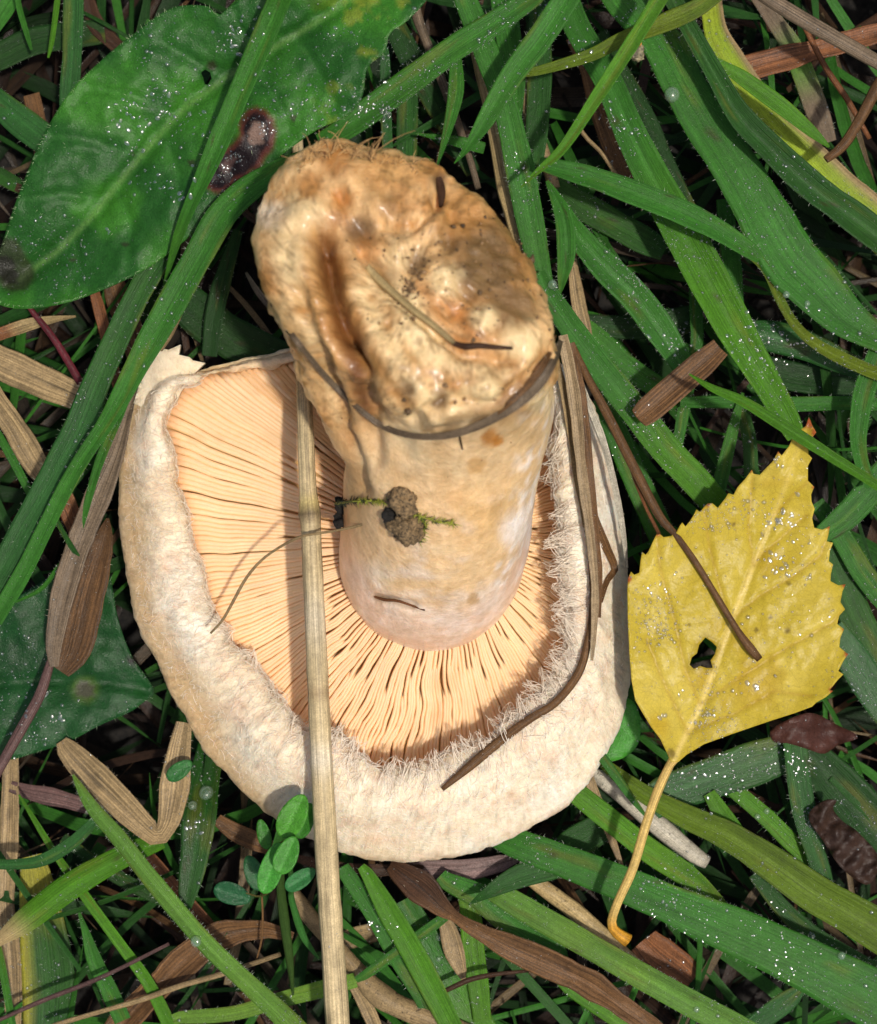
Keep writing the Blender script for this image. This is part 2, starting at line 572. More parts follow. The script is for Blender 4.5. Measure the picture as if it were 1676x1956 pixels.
def gill_floor(theta, s):
    """Point of the cap flesh under the gills: s 0 at the margin, 1 at the stem."""
    i = (theta % (2 * np.pi)) / (2 * np.pi) * KT
    i0 = np.floor(i).astype(int) % KT
    f = (i - np.floor(i))[:, None]
    o = in_px[i0] * (1 - f) + in_px[(i0 + 1) % KT] * f
    oo = out_px[i0] * (1 - f) + out_px[(i0 + 1) % KT] * f
    b = broken[i0]
    start = o + (oo - o) * (0.20 + 0.25 * b - 0.14 * leftlip[i0])[:, None]
    end = np.stack([ATT[0] + 165 * np.cos(theta), ATT[1] - 165 * np.sin(theta)], 1)
    return start * (1 - s[:, None]) + end * s[:, None], b, leftlip[i0]

def make_gill(theta0, s1, seed, wave, thick):
    n = 22
    s = np.linspace(0, s1, n)
    wob = wave * (fbm(np.stack([s * 4.0, np.full(n, theta0 * 1.3), np.zeros(n)], 1), 1.0, 41, 2)
                  + 0.55 * fbm(np.stack([s * 9.0, np.full(n, theta0 * 4.0), np.full(n, seed * 0.37)], 1), 1.0, 43, 2))
    th = theta0 + wob * smooth(0.0, 0.2, s)
    pp, b, lf_ = gill_floor(th, s)
    zf = 2.42 - 0.05 * np.sin(np.pi * s)
    high = 0.24 + 0.24 * s + 0.58 * b * (1 - s) ** 1.5 + 0.22 * lf_ * (1 - s)
    high = high * smooth(-0.02, 0.06, s)
    high = high + 0.03 * vnoise(np.stack([s * 7, np.full(n, theta0 * 9), np.zeros(n)], 1), 1.0, 5)
    if s1 < 0.97:
        high = high * (1 - smooth(s1 - 0.14, s1, s) * 0.85)
    base = ringP(pp, zf - 0.15)
    top = ringP(pp, zf + high)
    tan = np.gradient(base, axis=0)
    tan[:, 2] = 0
    side = np.stack([-tan[:, 1], tan[:, 0], np.zeros(n)], 1)
    side /= np.maximum(np.linalg.norm(side, axis=1, keepdims=True), 1e-6)
    rr = np.linalg.norm(pp - np.array(ATT), axis=1) / 92.0
    w = (rr * 2 * np.pi / 290 * thick * (1 + 0.55 * smooth(0.35, 1.0, s)))[:, None]
    dep = 0.025 + 0.06 * np.exp(-((math.degrees(theta0) % 360 - 240) / 32) ** 2)
    base = np.maximum(top - [0, 0, dep], np.minimum(ringP(pp, 2.47), top - [0, 0, 0.04]))
    base[:, :2] = top[:, :2]
    rows = [base - side * w * 0.58, top - side * w * 0.46 - [0, 0, 0.018], top - side * w * 0.26, top + side * w * 0.26, top + side * w * 0.46 - [0, 0, 0.018], base + side * w * 0.58]
    G = np.array(rows)
    c_top, c_low = np.array([.88, .59, .34]), np.array([.88, .51, .23])
    pale = 0.5 + 0.5 * vnoise(np.stack([s * 3, np.full(n, theta0 * 15), np.zeros(n)], 1), 1.0, 9)
    ct = c_top * (0.92 + 0.12 * pale[:, None])
    pink = smooth(0.72, 1.0, s)[:, None]
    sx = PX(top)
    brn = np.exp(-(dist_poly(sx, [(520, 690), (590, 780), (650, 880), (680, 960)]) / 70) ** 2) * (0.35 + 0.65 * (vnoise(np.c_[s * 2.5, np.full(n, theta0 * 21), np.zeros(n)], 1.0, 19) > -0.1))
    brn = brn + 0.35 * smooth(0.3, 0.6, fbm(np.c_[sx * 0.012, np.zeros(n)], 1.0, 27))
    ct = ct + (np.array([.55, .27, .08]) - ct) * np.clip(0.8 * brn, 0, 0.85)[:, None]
    ct = ct * (1 - 0.3 * pink) + np.array([.86, .52, .30]) * 0.3 * pink
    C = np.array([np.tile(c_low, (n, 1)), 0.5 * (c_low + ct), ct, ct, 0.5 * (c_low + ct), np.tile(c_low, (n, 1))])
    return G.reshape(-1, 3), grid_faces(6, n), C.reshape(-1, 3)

gilltops = []
nfull = 145
for i in range(nfull * 2):
    th0 = 2 * np.pi * (i + random.uniform(-0.22, 0.22)) / (nfull * 2)
    if i % 2 == 0:
        s1 = 1.0
    else:
        s1 = random.choice([0.7, 0.84, 0.92, 1.0])
    lower = 0.5 - 0.5 * math.sin(th0)
    wave = 0.007 + 0.022 * lower ** 3 * (1 if math.cos(th0) < 0.3 else 0.3)
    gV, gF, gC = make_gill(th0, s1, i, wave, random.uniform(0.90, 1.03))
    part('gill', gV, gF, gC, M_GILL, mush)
    gilltops.append((gV, gF))

# stem: stations from the gills to the dirty torn foot
FOOT = [(488, 430), (500, 380), (540, 322), (590, 280), (650, 264), (720, 282), (800, 305), (850, 335), (930, 395), (985, 470),
        (1020, 530), (1050, 590), (1064, 640), (1060, 690), (1030, 735), (965, 778), (880, 800), (790, 792), (705, 752), (630, 695),
        (560, 640), (515, 570), (492, 500)]
KS = 220
TS = np.linspace(0, 2 * np.pi, KS, endpoint=False)
stations = [(824, 1058, 2.2, 178, 186, 18), (826, 1040, 3.0, 180, 182, 26), (832, 1000, 3.8, 184, 172, 32), (840, 930, 4.8, 187, 165, 36), (843, 855, 5.6, 194, 160, 37),
            (837, 785, 6.4, 219, 150, 36)]
FC = np.array([785.0, 552.0])
rf = polar(FOOT, FC, TS, 2)
rings = []
def ell_ring(cx, cy, cz, a, b, tilt):
    px = np.stack([cx + a * np.cos(TS), cy - b * np.sin(TS)], 1)
    z = cz - math.tan(math.radians(tilt)) * (b / 100.0) * np.sin(TS)
    return px, z
for s_ in stations:
    rings.append(ell_ring(*s_))
foot_px = FC + np.stack([rf * np.cos(TS), -rf * np.sin(TS)], 1)
foot_z = 8.55 - math.tan(math.radians(20)) * (rf / 105.0) * np.sin(TS)
pL, zL = rings[-1]
for u in (0.36, 0.70, 0.92):
    e = u ** 0.9
    rings.append((pL * (1 - e) + foot_px * e, zL * (1 - u) + (foot_z - 0.15) * u))
rings.append((foot_px, foot_z))
for sc_, dz in ((0.975, 0.14), (0.91, 0.33), (0.80, 0.50), (0.62, 0.62), (0.42, 0.66), (0.2, 0.66), (0.01, 0.66)):
    rings.append((FC + (foot_px - FC) * sc_, foot_z * sc_ + 8.55 * (1 - sc_) + dz))
sp = np.array([ringP(p_, z_) for p_, z_ in rings])
NR = 150
seg = np.linalg.norm(np.diff(sp, axis=0), axis=2).mean(1)
tt2 = np.concatenate([[0], np.cumsum(seg)])
q = np.linspace(0, tt2[-1], NR)
dense = []
for k in range(NR):
    i = min(np.searchsorted(tt2, q[k], side='right') - 1, len(sp) - 2)
    t = (q[k] - tt2[i]) / (tt2[i + 1] - tt2[i])
    a = sp[max(i - 1, 0)]
    b, c = sp[i], sp[i + 1]
    d = sp[min(i + 2, len(sp) - 1)]
    dense.append(0.5 * ((2 * b) + (c - a) * t + (2 * a - 5 * b + 4 * c - d) * t * t + (3 * b - a - 3 * c + d) * t ** 3))
SG = np.array(dense)
nr_ = normals(SG)
if nr_[60, KS * 3 // 4, 1] > 0:
    nr_ = -nr_
SV, SN = SG.reshape(-1, 3), nr_.reshape(-1, 3)
spx = PX(SV)
foot = smooth(850, 760, spx[:, 1] + 0.15 * (spx[:, 0] - 800)) * smooth(4.9, 6.0, SV[:, 2])
lump = fbm(SV, 0.55, 51) * 0.10 + fbm(SV, 1.6, 52) * (0.03 + 0.12 * foot) + fbm(SV, 4.0, 53) * (0.008 + 0.055 * foot) + fbm(SV, 8.0, 54) * 0.03 * foot
def blob(px, py, r, h):
    return h * np.exp(-(((spx[:, 0] - px) ** 2 + (spx[:, 1] - py) ** 2) / r ** 2))
for b_ in [(770, 475, 38, .22), (830, 430, 32, .18), (705, 505, 30, .12), (850, 540, 48, .30), (665, 345, 30, .15), (745, 330, 42, .12),
           (925, 610, 32, .22), (1000, 640, 38, .22), (870, 600, 30, -.1), (810, 655, 40, .12), (790, 505, 22, -.22), (700, 435, 26, -.28),
           (655, 380, 16, -.18), (845, 370, 18, -.32), (720, 400, 30, .2), (780, 620, 40, .18), (910, 470, 60, .10), (985, 545, 40, .10),
           (930, 745, 26, .16), (860, 770, 26, .14), (780, 745, 22, -.18), (845, 765, 12, -.15), (700, 660, 26, .1), (590, 400, 40, .18),
           (530, 480, 36, .10), (620, 320, 26, -.1), (880, 700, 50, .12), (560, 330, 20, .1), (960, 700, 18, -.1), (820, 800, 20, .08)]:
    lump += blob(*b_) * smooth(4.8, 5.6, SV[:, 2])
for line, wd, h in (([(615, 455), (634, 540), (655, 620), (678, 700)], 18, -.62), ([(665, 650), (690, 720), (705, 800), (712, 880)], 20, -.26),
                    ([(575, 560), (598, 640), (628, 740), (664, 850), (690, 940)], 16, -.30),
                    ([(700, 700), (730, 790), (770, 850)], 20, -.10),
                    
                    ([(575, 480), (590, 560), (612, 640)], 24, .16),
                    ([(660, 560), (720, 660), (790, 740)], 32, .20),
                    ([(690, 480), (745, 560), (800, 620), (880, 680), (980, 690)], 11, -.20),
                    ([(730, 430), (780, 450), (835, 400), (840, 350)], 11, -.20),
                    ([(870, 380), (850, 450), (880, 560), (920, 590)], 12, -.14),
                    ([(790, 800), (860, 760), (940, 770), (1030, 700)], 12, -.16),
                    ([(718, 1142), (750, 1147), (790, 1160)], 7, -.10)):
    dd = dist_poly(spx, line)
    lump += h * np.exp(-(dd / wd) ** 2)
SV = SV + SN * lump[:, None]
spx = PX(SV)
n1, n2, n3, n4 = fbm(SV, 0.7, 61), fbm(SV, 1.7, 62), fbm(SV, 4.2, 63), fbm(SV, 10, 64)
c_base, c_pale, c_tan, c_org = np.array([.79, .55, .30]), np.array([.86, .72, .46]), np.array([.50, .27, .09]), np.array([.50, .20, .035])
c_dirt, c_dark, c_pink, c_white = np.array([.22, .125, .045]), np.array([.07, .035, .014]), np.array([.78, .58, .47]), np.array([.88, .80, .74])
sc = np.tile(c_base, (len(SV), 1))
def mixin(c, f):
    global sc
    f = np.clip(f, 0, 1)[:, None]
    sc = sc * (1 - f) + c * f
mixin(c_pale, 0.6 * smooth(0.0, 0.45, n1 + 0.4 * n2))
streak = fbm(np.c_[SV[:, 0] * 2.4, SV[:, 1] * 0.5, SV[:, 2] * 0.4], 1.0, 66)
mixin(c_tan, 0.22 * smooth(0.1, 0.5, streak))
mixin(c_tan, 0.55 * smooth(0.12, 0.5, n2 + 0.2 * n3) * (0.2 + 0.8 * foot))
mixin(c_pink, 0.8 * smooth(5.6, 4.2, SV[:, 2]) * smooth(930, 1080, spx[:, 1]))
mixin(c_white, 0.4 * smooth(-0.1, 0.35, n2 + 0.3 * n3) * smooth(930, 1060, spx[:, 1] + 0.5 * (spx[:, 0] - 850)))
mixin(c_org, 0.50 * foot * smooth(0.05, 0.4, n2 - 0.3 * n1))
mixin(c_tan, 0.65 * foot * smooth(0.05, 0.35, n3))
mixin(c_dirt, 0.5 * foot * smooth(0.28, 0.5, n4 * 0.6 + n2 * 0.5))
def stain(px, py, r, c, f, soft=0.5):
    d = np.hypot(spx[:, 0] - px, spx[:, 1] - py) + n3 * r * 0.5
    mixin(c, f * smooth(r * (1 + soft), r * (1 - soft), d))
for s_ in [(950, 490, 100, np.array([.42, .22, .07]), .85, .35), (925, 500, 72, np.array([.16, .11, .05]), .85, .5), (980, 590, 46, np.array([.18, .115, .05]), .85, .5), (870, 440, 40, np.array([.20, .12, .05]), .7, .6), (880, 530, 22, np.array([.16, .10, .045]), .7, .6), (880, 400, 45, c_tan, .8, .5),
           (760, 300, 60, np.array([.74, .50, .24]), .6, .6), (640, 300, 34, c_org, .6, .5), (690, 440, 26, c_dark, .8, .6), (795, 500, 22, c_dark, .75, .6),
           (655, 380, 20, c_org, .8, .5), (745, 390, 24, c_dirt, .6, .6), (705, 480, 26, c_org, .6, .6), (640, 530, 40, c_tan, .95, .6), (560, 600, 40, np.array([.44, .25, .08]), .6, .7), (610, 520, 30, np.array([.46, .27, .10]), .7, .7), (740, 620, 26, c_dirt, .5, .6), (800, 560, 26, c_org, .6, .6), (740, 530, 22, c_dirt, .6, .7), (720, 330, 40, c_tan, .6, .6), (660, 620, 36, c_org, .7, .6),
           (590, 610, 30, c_tan, .7, .7), (840, 340, 16, c_dark, .8, .5), (780, 740, 20, c_dark, .75, .6), (840, 762, 16, c_dark, .8, .6), (960, 770, 60, c_dirt, .45, .6),
           (845, 600, 40, c_org, .6, .6), (905, 660, 50, c_org, .55, .6), (985, 660, 20, c_dirt, .5, .6), (720, 690, 24, c_tan, .8, .5), (700, 590, 26, c_tan, .7, .6),
           (520, 410, 30, np.array([.80, .76, .74]), .55, .6), (590, 420, 38, c_pale, .9, .6), (560, 500, 40, c_pale, .8, .6), (855, 535, 30, c_pale, .8, .5), (925, 605, 24, c_pale, .95, .5),
           (1000, 650, 34, c_pale, .9, .5), (770, 470, 30, c_pale, .6, .5), (800, 640, 50, c_pale, .8, .5), (780, 590, 30, c_pale, .8, .5), (930, 745, 22, c_pale, .9, .4),
           (938, 836, 17, c_org, .9, .3), (952, 842, 10, c_org, .9, .3), (910, 890, 17, np.array([.62, .36, .14]), .75, .25), (868, 950, 19, np.array([.68, .42, .19]), .7, .25),
           (925, 985, 50, np.array([.62, .38, .15]), .65, .6), (905, 1145, 12, np.array([.46, .28, .12]), .8, .35), (985, 1010, 30, c_white, .8, .6), (700, 1030, 40, np.array([.78, .54, .32]), .5, .6),
           (590, 632, 7, c_dark, .9, .3), (745, 705, 5, c_dark, .9, .3), (825, 711, 5, c_dark, .9, .3), (760, 1000, 60, np.array([.66, .42, .22]), .4, .7), (1035, 760, 26, c_pale, .8, .6)]:
    stain(*s_)
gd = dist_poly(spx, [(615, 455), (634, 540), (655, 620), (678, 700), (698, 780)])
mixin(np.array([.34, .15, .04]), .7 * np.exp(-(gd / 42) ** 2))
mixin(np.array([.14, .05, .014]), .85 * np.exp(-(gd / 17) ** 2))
gd = dist_poly(spx, [(570, 650), (620, 740), (655, 830), (685, 920), (660, 1000)])
mixin(np.array([.46, .24, .08]), .65 * np.exp(-(gd / 26) ** 2))
gd = dist_poly(spx, [(718, 1140), (750, 1145), (790, 1160)])
mixin(c_dirt, .8 * np.exp(-(gd / 6) ** 2))
gd = dist_poly(spx, [(830, 822), (930, 800), (1000, 755), (1058, 690)])
mixin(np.array([.24, .15, .07]), 0.75 * np.exp(-(gd / 24) ** 2) * smooth(-0.3, 0.2, n3))
mixin(c_white, 0.7 * smooth(0.0, 0.4, n3 + 0.5 * n2) * smooth(60, 10, dist_poly(spx, [(1040, 780), (1010, 980), (960, 1110)])))
for line, wd, cc, f_ in (([(690, 560), (750, 680), (815, 760)], 24, c_pale, .75), ([(660, 560), (705, 670), (765, 765)], 12, c_tan, .75), ([(535, 440), (570, 590), (620, 700), (655, 790)], 26, c_pale, .6),
                         ([(590, 520), (615, 620), (650, 730), (675, 840)], 12, np.array([.50, .26, .09]), .8), ([(740, 620), (800, 700), (870, 740)], 10, c_tan, .7), ([(800, 650), (870, 700), (960, 715)], 20, c_pale, .7),
                         ([(600, 440), (590, 520), (610, 600)], 14, np.array([.66, .42, .18]), .6), ([(700, 640), (740, 720), (790, 775)], 7, c_dirt, .55)):
    mixin(cc, f_ * np.exp(-(dist_poly(spx, line) / wd) ** 2) * smooth(-0.5, 0.1, n3 + 0.3 * n2) * smooth(5.0, 6.0, SV[:, 2]))
gr = fbm(SV, 16, 68)
mixin(c_dirt, 0.55 * foot * smooth(0.15, 0.45, gr + 0.5 * n2))
fibre = fbm(np.c_[SV[:, 0] * 7, SV[:, 1] * 1.5, SV[:, 2] * 1.5], 1.0, 69)
sc = sc * (1 - foot[:, None] * np.array([0.02, 0.10, 0.24]))
sc = sc * (1 + 0.16 * fibre[:, None] + 0.10 * n4[:, None])
part('stem', SV, grid_faces(NR, KS, True), sc, M_STEM, mush)

cr = np.random.default_rng(12)                     # soil grains stuck on the foot
import bmesh
_bm = bmesh.new()
bmesh.ops.create_icosphere(_bm, subdivisions=1, radius=1.0)
icv = np.array([x.co for x in _bm.verts])
icf = np.array([[x.index for x in f_.verts] for f_ in _bm.faces])
_bm.free()
gV, gF, gC = [], [], []
cand = np.where((SV[:, 2] > 7.4))[0]
wgt = np.exp(-(np.hypot(spx[cand, 0] - 940, spx[cand, 1] - 520) / 95) ** 2) + 0.5 * np.exp(-(dist_poly(spx[cand], [(690, 440), (795, 505), (780, 600)]) / 25) ** 2) + 0.5 * np.exp(-(dist_poly(spx[cand], [(745, 760), (845, 765), (960, 760), (1040, 690)]) / 16) ** 2) + 0.02
for k in cr.choice(cand, 520, p=wgt / wgt.sum()):
    r = min(0.07, 0.018 * math.exp(cr.normal() * 0.5))
    gV.append(SV[k] + SN[k] * r * 0.3 + cr.normal(size=3) * 0.03 * np.array([1, 1, 0]) + icv * r * cr.uniform(0.6, 1.2, 3) * (1 + 0.25 * cr.normal(size=(len(icv), 1))))
    gF.append(icf + len(icv) * (len(gV) - 1))
    gC.append(np.tile(np.array([.20, .12, .055]) * cr.uniform(0.25, 1.5), (len(icv), 1)))
part('soil_grains', np.concatenate(gV), np.concatenate(gF), np.concatenate(gC), M_FIBRE, bpy.context.scene.objects['stem'], stuff=True, flat=True)

# surfaces to drape things over
def bvh_of(items):
    vs, fs, k = [], [], 0
    for v, f in items:
        vs += [Vector(x) for x in v]
        fs += [tuple(int(a) + k for a in r) for r in f]
        k = len(vs)
    return BVHTree.FromPolygons(vs, fs)
BV = bvh_of([(capV, capF), (SV, grid_faces(NR, KS, True))] + gilltops)
def top_at(px, py):
    """Where the sight line of a pixel first meets the mushroom, or None."""
    a = Vector((0, 0, HC))
    b = Vector(P(px, py, 0.0))
    h = BV.ray_cast(a, (b - a).normalized())
    return h[0].z if h[0] is not None else None
def drape(pts, off=0.06, fallback=4.0):
    out = []
    for px, py, w in pts:
        z = top_at(px, py)
        out.append((px, py, (z if z is not None else fallback) + off, w))
    return out

# a tube or fibre builder that joins many strands in one mesh
class Strands:
    def __init__(self):
        self.V, self.F, self.C, self.n = [], [], [], 0
    def add(self, pts, r0, r1, c, sides=3):
        pts = np.asarray(pts, float)
        m = len(pts)
        tan = np.gradient(pts, axis=0)
        tan /= np.maximum(np.linalg.norm(tan, axis=1, keepdims=True), 1e-9)
        ref = np.where(np.abs(tan[:, 2:3]) > 0.9, np.array([[1.0, 0, 0]]), np.array([[0, 0, 1.0]]))
        a = np.cross(tan, ref)
        a /= np.maximum(np.linalg.norm(a, axis=1, keepdims=True), 1e-9)
        b = np.cross(tan, a)
        r = np.linspace(r0, r1, m)[:, None] if np.isscalar(r0) else np.asarray(r0)[:, None]
        ph = np.arange(sides) / sides * 2 * np.pi
        G = pts[:, None] + r[:, None] * (a[:, None] * np.cos(ph)[None, :, None] + b[:, None] * np.sin(ph)[None, :, None])
        self.V.append(G.reshape(-1, 3))
        self.F.append(grid_faces(m, sides, True) + self.n)
        self.C.append(np.tile(c, (m * sides, 1)) if np.ndim(c) == 1 else np.repeat(c, sides, axis=0))
        self.n += m * sides
    def get(self):
        return np.concatenate(self.V), np.concatenate(self.F), np.concatenate(self.C)

# woolly fringe hanging over the gills and matted fibres on the margin
fr = Strands()
capG = capV.reshape(NS, KT, 3)
capN = nrm.reshape(NS, KT, 3)
i_lip = int(np.argmin(np.abs(rowt - t_in)))
i_sil = int(np.argmin(np.abs(rowt - t_sil)))
for k in range(520):                            # tufts: several curly hairs drawn to one tip
    j = int(rng.integers(KT))
    if broken[j] > 0.3:
        continue
    a = TH[j]
    right = 0.5 + 0.5 * math.cos(a + 0.5)
    if rng.random() > 0.12 + 0.88 * right:
        continue
    inward = np.array([-math.cos(a), -math.sin(a), 0.0])
    across = np.array([-inward[1], inward[0], 0])
    ln = rng.uniform(0.10, 0.34) * (0.45 + 0.75 * right)
    tipd = inward + across * rng.normal() * 0.5 + np.array([0, 0, rng.normal() * 0.25 - 0.05])
    r_ = i_lip - int(rng.integers(-1, 5))
    tip = capG[r_, j] + tipd / np.linalg.norm(tipd) * ln
    for q_ in range(int(rng.integers(4, 9))):
        jj = (j + int(rng.integers(-5, 6))) % KT
        p0 = capG[r_ - int(rng.integers(0, 3)), jj]
        t = np.linspace(0, 1, 8)[:, None]
        bow = (rng.normal(size=3) * np.array([1, 1, .5])) * ln * 0.35
        end = tip + rng.normal(size=3) * 0.03
        curl = across * np.sin(t * rng.uniform(3, 8) + rng.uniform(0, 6)) * 0.025
        pts = p0 * (1 - t) + end * t + bow * (t * (1 - t)) * 1.6 + curl * t
        fr.add(pts, 0.011, 0.0045, np.array([.94, .83, .68]) * rng.uniform(0.9, 1.06))
part('woolly_fringe', *fr.get()[:2], fr.get()[2], M_FIBRE, cap_ob, stuff=True)
fm = Strands()
for k in range(9500):
    j = int(rng.integers(KT))
    if broken[j] > 0.3:
        continue
    span = i_lip - i_sil
    r_ = int(i_lip + 1 - span * 0.85 * rng.random() ** 1.7)
    a = TH[j]
    p0, nn = capG[r_, j], capN[r_, j]
    inward = np.array([-math.cos(a), -math.sin(a), 0.0])
    d = inward * rng.uniform(0.2, 1) + rng.normal(size=3) * 0.4
    d -= nn * (d @ nn)
    d /= max(np.linalg.norm(d), 1e-6)
    near = smooth(i_lip - 0.5 * span, i_lip, r_)
    ln = rng.uniform(0.10, 0.26) + 0.14 * near * rng.random()
    t = np.linspace(-0.5, 0.5, 6)[:, None]
    curl = rng.normal(size=3) * 0.35
    pts = p0 + nn * (0.006 + 0.045 * near * rng.random() - 0.06 * t ** 2 * ln / 0.3) + d * ln * t + curl * ln * (t ** 2 - 0.1)
    cc = np.array([.93, .87, .76]) * rng.uniform(0.9, 1.08) if rng.random() < 0.8 else np.array([.87, .68, .54])
    lf = smooth(640, 330, PX(p0[None])[0, 0])
    cc = cc * (1 - 0.12 * lf * np.array([0.6, 1.0, 1.6]))  # left fibres toned to match the shade put into the cap colour
    fm.add(pts, 0.0055, 0.003, cc)
part('matted_wool', *fm.get()[:2], fm.get()[2], M_FIBRE, cap_ob, stuff=True)

# jagged torn flap of the margin at the upper edge: a plate with its own thickness
def plate(outline, zfun, cfun, step, thick, holes=(), seed=0, rough=0.0):
    """A leaf-like plate: outline in pixels, filled with a grid, given height, colour and thickness."""
    outl = np.asarray(outline, float)
    loops = [outl] + [np.asarray(h, float) for h in holes]
    pts, edges, k = [], [], 0
    for lp in loops:
        n = len(lp)
        for i in range(n):
            a, b = lp[i], lp[(i + 1) % n]
            m = max(1, int(np.linalg.norm(b - a) / step))
            for t in range(m):
                pts.append(a + (b - a) * t / m)
        n2 = len(pts) - k
        edges += [(k + i, k + (i + 1) % n2) for i in range(n2)]
        k = len(pts)
    bpts = np.array(pts)
    lo, hi = outl.min(0), outl.max(0)
    r2 = np.random.default_rng(seed)
    gx_ = np.arange(lo[0], hi[0], step)
    gy_ = np.arange(lo[1], hi[1], step * 0.87)
    g = np.array([(x + (step / 2 if i % 2 else 0), y) for i, y in enumerate(gy_) for x in gx_])
    g = g + r2.uniform(-.18, .18, g.shape) * step
    def inside(lp, p):
        x, y = p[:, 0], p[:, 1]
        c = np.zeros(len(p), bool)
        for a, b in zip(lp, np.roll(lp, -1, 0)):
            cond = ((a[1] > y) != (b[1] > y))
            with np.errstate(divide='ignore', invalid='ignore'):
                xx = (b[0] - a[0]) * (y - a[1]) / (b[1] - a[1]) + a[0]
            c ^= cond & (x < xx)
        return c
    keep = inside(outl, g)
    for h in loops[1:]:
        keep &= ~inside(h, g)
    g = g[keep]
    d = np.full(len(g), 1e9)
    for lp in loops:
        d = np.minimum(d, dist_poly(g, np.vstack([lp, lp[:1]])))
    g = g[d > step * 0.45]
    allp = np.vstack([bpts, g])
    v2, _, f, *_ = geometry.delaunay_2d_cdt([Vector(p) for p in allp], edges, [], 0, 1e-6)
    v2 = np.array([tuple(v) for v in v2])
    f = [tuple(t) for t in f]
    cen = np.array([v2[list(t)].mean(0) for t in f])
    ok = inside(outl, cen)
    for h in loops[1:]:
        ok &= ~inside(h, cen)
    f = np.array([t for t, o in zip(f, ok) if o])
    a, b, c = v2[f[:, 0]], v2[f[:, 1]], v2[f[:, 2]]
    area = (b[:, 0] - a[:, 0]) * (c[:, 1] - a[:, 1]) - (b[:, 1] - a[:, 1]) * (c[:, 0] - a[:, 0])
    f[area > 0] = f[area > 0][:, ::-1]           # pixel y runs down: make the upper face look up
    z = zfun(v2)
    top = ringP(v2, z)
    bot = top - np.array([0, 0, thick])
    n = len(v2)
    cnt = {}
    for t in f:
        for i in range(3):
            e = (int(t[i]), int(t[(i + 1) % 3]))
            cnt[e] = cnt.get(e, 0) + 1
    rim = [e for e in cnt if (e[1], e[0]) not in cnt]
    F = [tuple(int(x) for x in t) for t in f] + [tuple(int(x) + n for x in t[::-1]) for t in f] + [(e[1], e[0], e[0] + n, e[1] + n) for e in rim]
    cc = cfun(v2)
    return np.vstack([top, bot]), F, np.vstack([cc, cc * 0.9]), v2, f

flap = [(255, 770), (268, 728), (285, 690), (300, 663), (322, 668), (345, 658), (341, 677), (362, 682), (368, 688), (392, 693), (378, 706), (368, 716), (352, 722),
        (346, 730), (354, 734), (345, 748), (335, 770), (300, 790)]
fv, ff, fc, _, _ = plate(flap, lambda p: 3.12 + 0.20 * np.sin((p[:, 0] - 260) / 45) + (p[:, 1] - 780) * -0.002 + 0.07 * fbm(np.c_[p, p[:, :1] * 0], 0.05, 3),
                         lambda p: np.array([.80, .68, .50]) * (1 + 0.25 * fbm(np.c_[p, p[:, :1] * 0], 0.03, 4)[:, None]), 7, 0.22)
part('torn_flap', fv, ff, fc, M_WOOL, mush, label='jagged torn flap of the cap margin')

# ------------------------------------------------------------------ grass blades, stalks and straws, one thing each
K = {  # body colours of living and dead grass
    'mid': lin(52, 128, 58), 'dark': lin(38, 96, 50), 'deep': lin(30, 78, 42), 'blue': lin(42, 106, 66), 'bright': lin(72, 146, 42), 'lime': lin(140, 190, 72),
    'pale': lin(92, 158, 88), 'olive': lin(88, 132, 46), 'yellow': lin(176, 170, 60),
    'tan': lin(186, 158, 112), 'straw': lin(208, 180, 124), 'brown': lin(128, 92, 56), 'rust': lin(150, 96, 58), 'grey': lin(142, 122, 98),
    'violet': lin(150, 124, 118), 'umber': lin(86, 58, 38), 'red': lin(128, 48, 58), 'white': lin(226, 216, 192), 'plum': lin(120, 90, 84)}
for _k in K:
    if _k in ('mid', 'dark', 'deep', 'blue', 'bright', 'lime', 'pale', 'olive'):
        K[_k] = K[_k] * np.array([0.90, 0.64, 0.29])
    else:
        K[_k] = K[_k] * 0.66
G_GREEN, G_DRY = 'green grass blades around the mushroom', 'dead grass pieces in the litter'
DEWSRC = []                                    # (verts, faces, density) of everything dew may sit on

